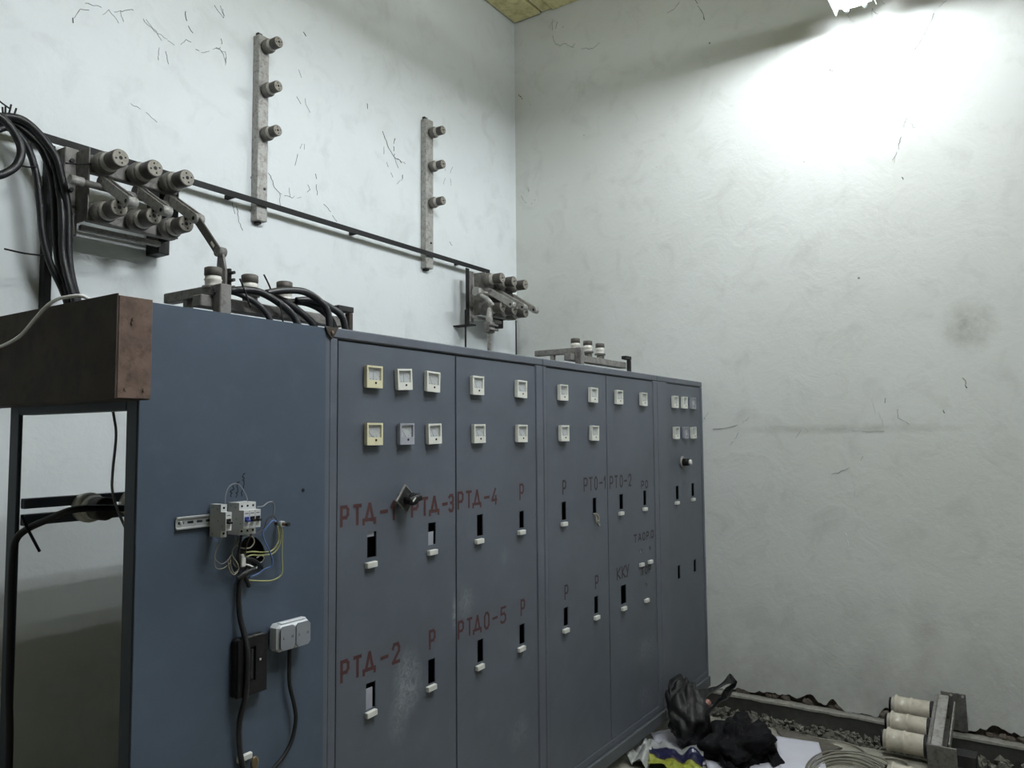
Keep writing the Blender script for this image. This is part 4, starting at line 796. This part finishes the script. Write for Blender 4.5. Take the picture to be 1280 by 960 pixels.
# dark surface box with a slot
bb_ = thing('switch_box', 'flat black plastic box with a narrow slot on the blue-grey panel', 'box', (1.375, YP, .99))
m = MB(); holed(m, 1.322, 1.415, 1.000, 1.150, YP-.032, YP-.026, [(1.362, 1.378, 1.035, 1.125)]); m.build('front_plate', 'black', bb_, recalc=False)
part('body', 'black', bb_, lambda m: m.box((1.320, YP-.0262, .997), (1.417, YP, 1.153), .006))
boxp('lever', 'steel_dark', bb_, (1.364, YP-.031, 1.04), (1.371, YP-.0265, 1.118), .001); boxp('zinc_chip', 'zinc', bb_, (1.389, YP-.034, 1.083), (1.395, YP-.0322, 1.089), .001)  # slot lever, and a small zinc square on the front plate
# white double socket
sk = thing('double_socket', 'white double socket with two grey lids on the blue-grey panel', 'socket', (1.50, YP, 1.09))
part('body', 'socket_white', sk, lambda m: m.box((1.442, YP-.045, 1.091), (1.556, YP, 1.166), .009))
for a, b in ((1.4465, 1.497), (1.5015, 1.552)):
    l = part('lid', 'socket_grey', sk, lambda m: m.prism([(x, YP-.0452, z) for x, z in ((a+.008, 1.096), (b-.008, 1.096), (b, 1.104), (b, 1.153), (b-.008, 1.161), (a+.008, 1.161), (a, 1.153), (a, 1.104))], (0, -.005, 0)))
    part('mark', 'ink', l, lambda m: (m.box((a+.008, YP-.0506, 1.126), (a+.010, YP-.0503, 1.133), 0), m.box((a+.008, YP-.0506, 1.126), (a+.013, YP-.0503, 1.1275), 0), m.box((b-.013, YP-.0506, 1.126), (b-.0115, YP-.0503, 1.133), 0), m.box((b-.0085, YP-.0506, 1.126), (b-.007, YP-.0503, 1.133), 0), m.box((b-.012, YP-.0506, 1.129), (b-.008, YP-.0503, 1.1305), 0)))
part('hinge_strip', 'socket_white', sk, lambda m: m.box((1.455, YP-.04, 1.166), (1.545, YP-.02, 1.170), .002))
wire('socket_cable', [(1.50,YP-.024,1.095),(1.501,YP-.022,1.04),(1.505,YP-.02,.985),(1.521,YP-.02,.93),(1.528,YP-.02,.885),(1.516,YP-.02,.835),(1.49,YP-.02,.80),(1.455,YP-.018,.775),(1.42,YP-.016,.74),(1.40,YP-.016,.60),(1.40,YP-.012,.3)], .0065, 'cable_black', 'black cable curving down from the white double socket', 'cable')
o = MB().box((1.343, YP-.012, .822), (1.389, YP, .840), .003).build('label_holder', 'tag_white'); tag(o, 'small white label holder low on the blue-grey panel', 'label holder')
o = MB().lathe((1.402, YP-.0, .797), (0, -1, 0), [(0, .012), (.004, .012), (.006, .009)], 16).build('round_plug', 'brass'); o.scale = (1, 1, 1.5); tag(o, 'brownish oval plug low on the blue-grey panel', 'plug')

# ------------------------------------------------------------------ things on the floor
def sheet(name, corners, nx, ny, amp, sc, thick, mat, z0=.004, seed=0, uv=False):
    a, b, c, d = [Vector(q) for q in corners]; m = MB(); T = []; B = []
    for i in range(nx+1):
        for j in range(ny+1):
            u, v = i/nx, j/ny; p = a.lerp(b, u).lerp(d.lerp(c, u), v); h = abs(nz(p.x+seed, p.y, seed, sc))*amp+abs(nz(p.x, p.y+seed, 4+seed, sc*2.7))*amp*.4
            T.append((p.x, p.y, z0+h+thick)); B.append((p.x, p.y, z0+h))
    n = ny+1; N = len(T); fs = []
    for i in range(nx):
        for j in range(ny): q = (i*n+j, (i+1)*n+j, (i+1)*n+j+1, i*n+j+1); fs += [q, tuple(N+k for k in q[::-1])]
    edge = [i*n for i in range(nx+1)]+[nx*n+j for j in range(1, n)]+[i*n+ny for i in range(nx-1, -1, -1)]+[j for j in range(ny-1, 0, -1)]
    for k in range(len(edge)): p, q = edge[k], edge[(k+1) % len(edge)]; fs.append((p, q, N+q, N+p))
    m.add(T+B, fs, True)
    if uv: m.uv = [(i/nx, j/ny) for i in range(nx+1) for j in range(ny+1)]*2
    return m.build(name, mat)
tag(sheet('paper_sheet', ((3.78, 1.60), (4.14, 1.86), (4.34, 1.74), (3.98, 1.36)), 14, 14, .012, 6, .0015, 'paper'), 'white paper sheet under the black bag beside the cabinets', 'paper')
tag(sheet('paper_sheet', ((3.72, 1.35), (3.99, 1.50), (4.20, 1.22), (3.95, 1.05)), 14, 14, .016, 7, .0015, 'paper', .016, 3), 'crumpled white paper between the snack packet and the jacket', 'paper')
tag(sheet('paper_sheet', ((3.98, 1.10), (4.44, 1.25), (4.475, 1.03), (4.03, .88)), 16, 12, .012, 5, .0015, 'paper', .018, 8), 'white paper sheet right of the black jacket', 'paper')
tag(sheet('felt_scrap', ((4.22, 1.05), (4.59, 1.30), (4.57, 1.05), (4.50, .915)), 12, 12, .02, 5, .004, 'felt', .002, 5), 'grey-brown scrap of felt partly under the white paper', 'felt')
tag(sheet('snack_packet', ((3.70, 1.40), (3.66, 1.66), (3.92, 1.76), (3.93, 1.47)), 26, 26, .07, 7, .001, 'packet_print', .03, 2, True), 'crumpled snack packet printed dark blue and lime green', 'packet')
tag(sheet('clear_bag', ((3.66, 1.66), (3.70, 1.80), (3.95, 1.86), (3.93, 1.74)), 18, 12, .1, 9, .001, 'clear_film', .006, 6), 'crumpled translucent plastic film beside the snack packet', 'plastic film')
def blob(name, mat, c, rad, namp, nsc, flat=0, n=40, k=28, seed=0, extra=None):
    m = MB(); vs_ = []
    for i in range(n):
        for j in range(k+1):
            t1, t2 = 2*math.pi*i/n, math.pi*j/k
            d = Vector((math.sin(t2)*math.cos(t1), math.sin(t2)*math.sin(t1), math.cos(t2)))
            f = 1+namp*(nz(d.x+seed, d.y, d.z, nsc)+.5*abs(nz(d.x, d.y+seed, d.z, nsc*2.3))-.2)
            p = Vector((d.x*rad[0]*f, d.y*rad[1]*f, d.z*rad[2]*f))
            if extra: p = extra(p, d)
            p = p+Vector(c); p.z = max(p.z, flat); vs_.append(p)
    m.add(vs_, [(i*(k+1)+j, ((i+1) % n)*(k+1)+j, ((i+1) % n)*(k+1)+j+1, i*(k+1)+j+1) for i in range(n) for j in range(k)], True)
    return m
bag = thing('plastic_bag', 'black plastic carrier bag standing open against the cabinets', 'bag', (4.10, 1.64, .02))
def bagx(p, d):
    if d.z > .15: p.z += .02*nz(d.x*3, d.y*3, 1, 2); p.x += .10*d.z**2; p.y += .05*d.z
    return p
blob('bag', 'plastic_bag', (4.10, 1.615, .15), (.115, .105, .155), .38, 2.6, .02, seed=4, extra=bagx).build('bag_body', 'plastic_bag', bag)
def band(pts, wdt, th=.002):
    m = MB(); P = [Vector(p) for p in pts]; Q = []
    for i in range(len(P)-1):
        p0, p1, p2, p3 = P[max(i-1, 0)], P[i], P[i+1], P[min(i+2, len(P)-1)]
        for q in range(5): t_ = q/5; Q.append(.5*((2*p1)+(p2-p0)*t_+(2*p0-5*p1+4*p2-p3)*t_*t_+(-p0+3*p1-3*p2+p3)*t_**3))
    Q.append(P[-1]); vs_ = []
    for i, q in enumerate(Q):
        wd = wdt*(1+.25*math.sin(i*.9)); s_ = Vector((.35, .3, .25*math.sin(i*.5)+.15)).normalized()*wd/2
        vs_ += [q-s_, q+s_, q+s_+Vector((0, -th, -th)), q-s_+Vector((0, -th, -th))]
    fs = []
    for i in range(len(Q)-1):
        a = i*4; b = a+4; fs += [(a+k, a+(k+1) % 4, b+(k+1) % 4, b+k) for k in range(4)]
    m.add(vs_, fs, True); return m
band([(4.20, 1.60, .24), (4.30, 1.57, .245), (4.38, 1.53, .262), (4.46, 1.50, .282), (4.51, 1.49, .268), (4.50, 1.50, .235), (4.43, 1.52, .20), (4.33, 1.56, .15), (4.2, 1.58, .11)], .05).build('handle', 'plastic_bag', bag)
band([(4.05, 1.70, .24), (4.10, 1.72, .30), (4.17, 1.72, .325), (4.23, 1.70, .31), (4.24, 1.67, .26)], .055).build('handle', 'plastic_bag', bag)
part('bag_content', 'skin_pink', bag, lambda m: m.lathe((4.20, 1.585, .19), (.6, -.5, .2), [(0, .015), (.03, .022), (.05, .021), (.062, .012)], 14))
jk = thing('jacket', 'crumpled black jacket heaped on the white paper', 'jacket', (4.12, 1.33, .03))
def jx(p, d):
    p.z += .02*nz(p.x, p.y, 2, 22); return p
blob('j', 'jacket', (4.10, 1.33, .06), (.245, .16, .12), .55, 1.9, .022, 56, 36, 9, jx).build('body', 'jacket', jk)
band([(3.93, 1.38, .10), (3.88, 1.36, .08), (3.84, 1.33, .05), (3.80, 1.28, .035), (3.79, 1.22, .032)], .11, .03).build('sleeve', 'jacket', jk)
band([(4.24, 1.26, .08), (4.20, 1.20, .06), (4.12, 1.17, .045), (4.03, 1.16, .04)], .09, .03).build('sleeve', 'jacket', jk)
# coil of grey wire
def coil(m):
    for k in range(9):
        r1, r2, cx, cy = .19+.0125*k, .125+.010*k, 4.12+.003*k, .83-.003*k; pts = []
        for a in range(22):
            t_ = 2*math.pi*a/20+k*.6; pts.append((cx+r1*math.cos(t_)*(1+.03*nz(a, k, 1, .7)), cy+r2*math.sin(t_), .012+.01*(k % 3)+.006*nz(a, k, 5, .9)))
        m.tube(pts, .0042, 5, 2)
m = MB(); coil(m); tag(m.build('wire_coil', 'wire_cream'), 'loose coil of grey-beige wire on the concrete floor', 'wire coil')
tag(MB().tube([(4.56, 1.05, .008), (4.575, .95, .01), (4.56, .86, .008), (4.50, .80, .006)], .005, 6).build('wire_end', 'wire_cream'), 'stray beige wire end near the floor edge', 'wire')
tag(MB().tube([(4.47, .72, .008), (4.49, .66, .012), (4.46, .60, .014), (4.40, .585, .01)], .006, 6).build('wire_end', 'wire_cream'), 'short curved beige wire in front of the floor insulators', 'wire')
# insulator frames lying on the floor
def post_ins(parent, c, L=.222, R=.058):
    ax = Vector((0, -1, 0)); c = Vector(c)
    b = MB().lathe(c+ax*.012, ax, [(0, R*.80), (.012, R*.82), (.014, R*.9), (.018, R*1.06), (.024, R*1.08), (.030, R*1.0), (.034, R*.93), (.09, R*.93), (.094, R*1.0), (.102, R*1.0), (.106, R*.93), (.19, R*.93), (.198, R*.88)], 24).build('insulator', 'porcelain_cream', parent)
    part('end_cap', 'black', b, lambda m: m.lathe(c, ax, [(0, R*.72), (.013, R*.75)], 20)); part('base_flange', 'steel_dark', b, lambda m: m.lathe(c+ax*.198, ax, [(0, R*.86), (.006, R*.98), (L-.198, R*.98)], 20))
    return b
fi = thing('insulator_assembly', 'steel channel carrying three cream post insulators, leaning on the back wall', 'insulators', (4.70, .6, .01))
for c in ((4.55, .73, .082), (4.70, .73, .122), (4.86, .73, .163)): post_ins(fi, c)
sl = math.atan2(.081, .31); RS = Matrix.Rotation(-sl, 3, 'Y'); cen = Vector((4.705, .46, .123))
def sb(a, b, bev=.003):
    m = MB(); m.box(a, b, bev)
    for v in m.v: v.xyz = cen+RS @ v
    return m
sb((-.255, .03, -.075), (.225, .047, .075)).build('channel_web', 'steel_grey', fi)
sb((-.255, -.02, .064), (.225, .029, .075)).build('channel_flange', 'steel_light', fi); sb((-.255, -.02, -.075), (.225, .029, -.064)).build('channel_flange', 'steel_grey', fi)
sb((-.21, -.052, .02), (.19, -.045, .07)).build('cross_bar', 'steel_light', fi)
sb((-.264, -.085, -.075), (-.256, .047, .085)).build('end_plate', 'steel_grey', fi)
sb((.226, -.10, -.13), (.234, .02, .095)).build('end_plate', 'steel_grey', fi)
for y in (-.085, -.03): part('bolt_hole', 'tag_white', fi, lambda m: m.cyl(cen+RS @ Vector((.225, y, .08)), cen+RS @ Vector((.2235, y, .08)), .007, None, 8))
f2 = thing('post_insulator', 'single cream post insulator lying loose in front of the three mounted ones', 'insulator', (4.13, .55, .004))
post_ins(f2, (4.125, .65, .068), .222, .058)
tag(part('finned_block', 'steel_dark', None, lambda m: (m.box((4.545, .30, .001), (4.66, .40, .012), .002), [m.box((4.55+i*.013, .30, .012), (4.556+i*.013, .40, .07), .001) for i in range(8)])), 'small dark finned metal block right of the floor insulators', 'heat sink')
tag(sheet('paper_scrap', ((4.50, .18), (4.60, .24), (4.58, .12), (4.50, .10)), 6, 6, .006, 9, .001, 'paper', .002, 12), 'small white paper scrap on the floor at the right', 'paper')
bpy.context.view_layer.update()
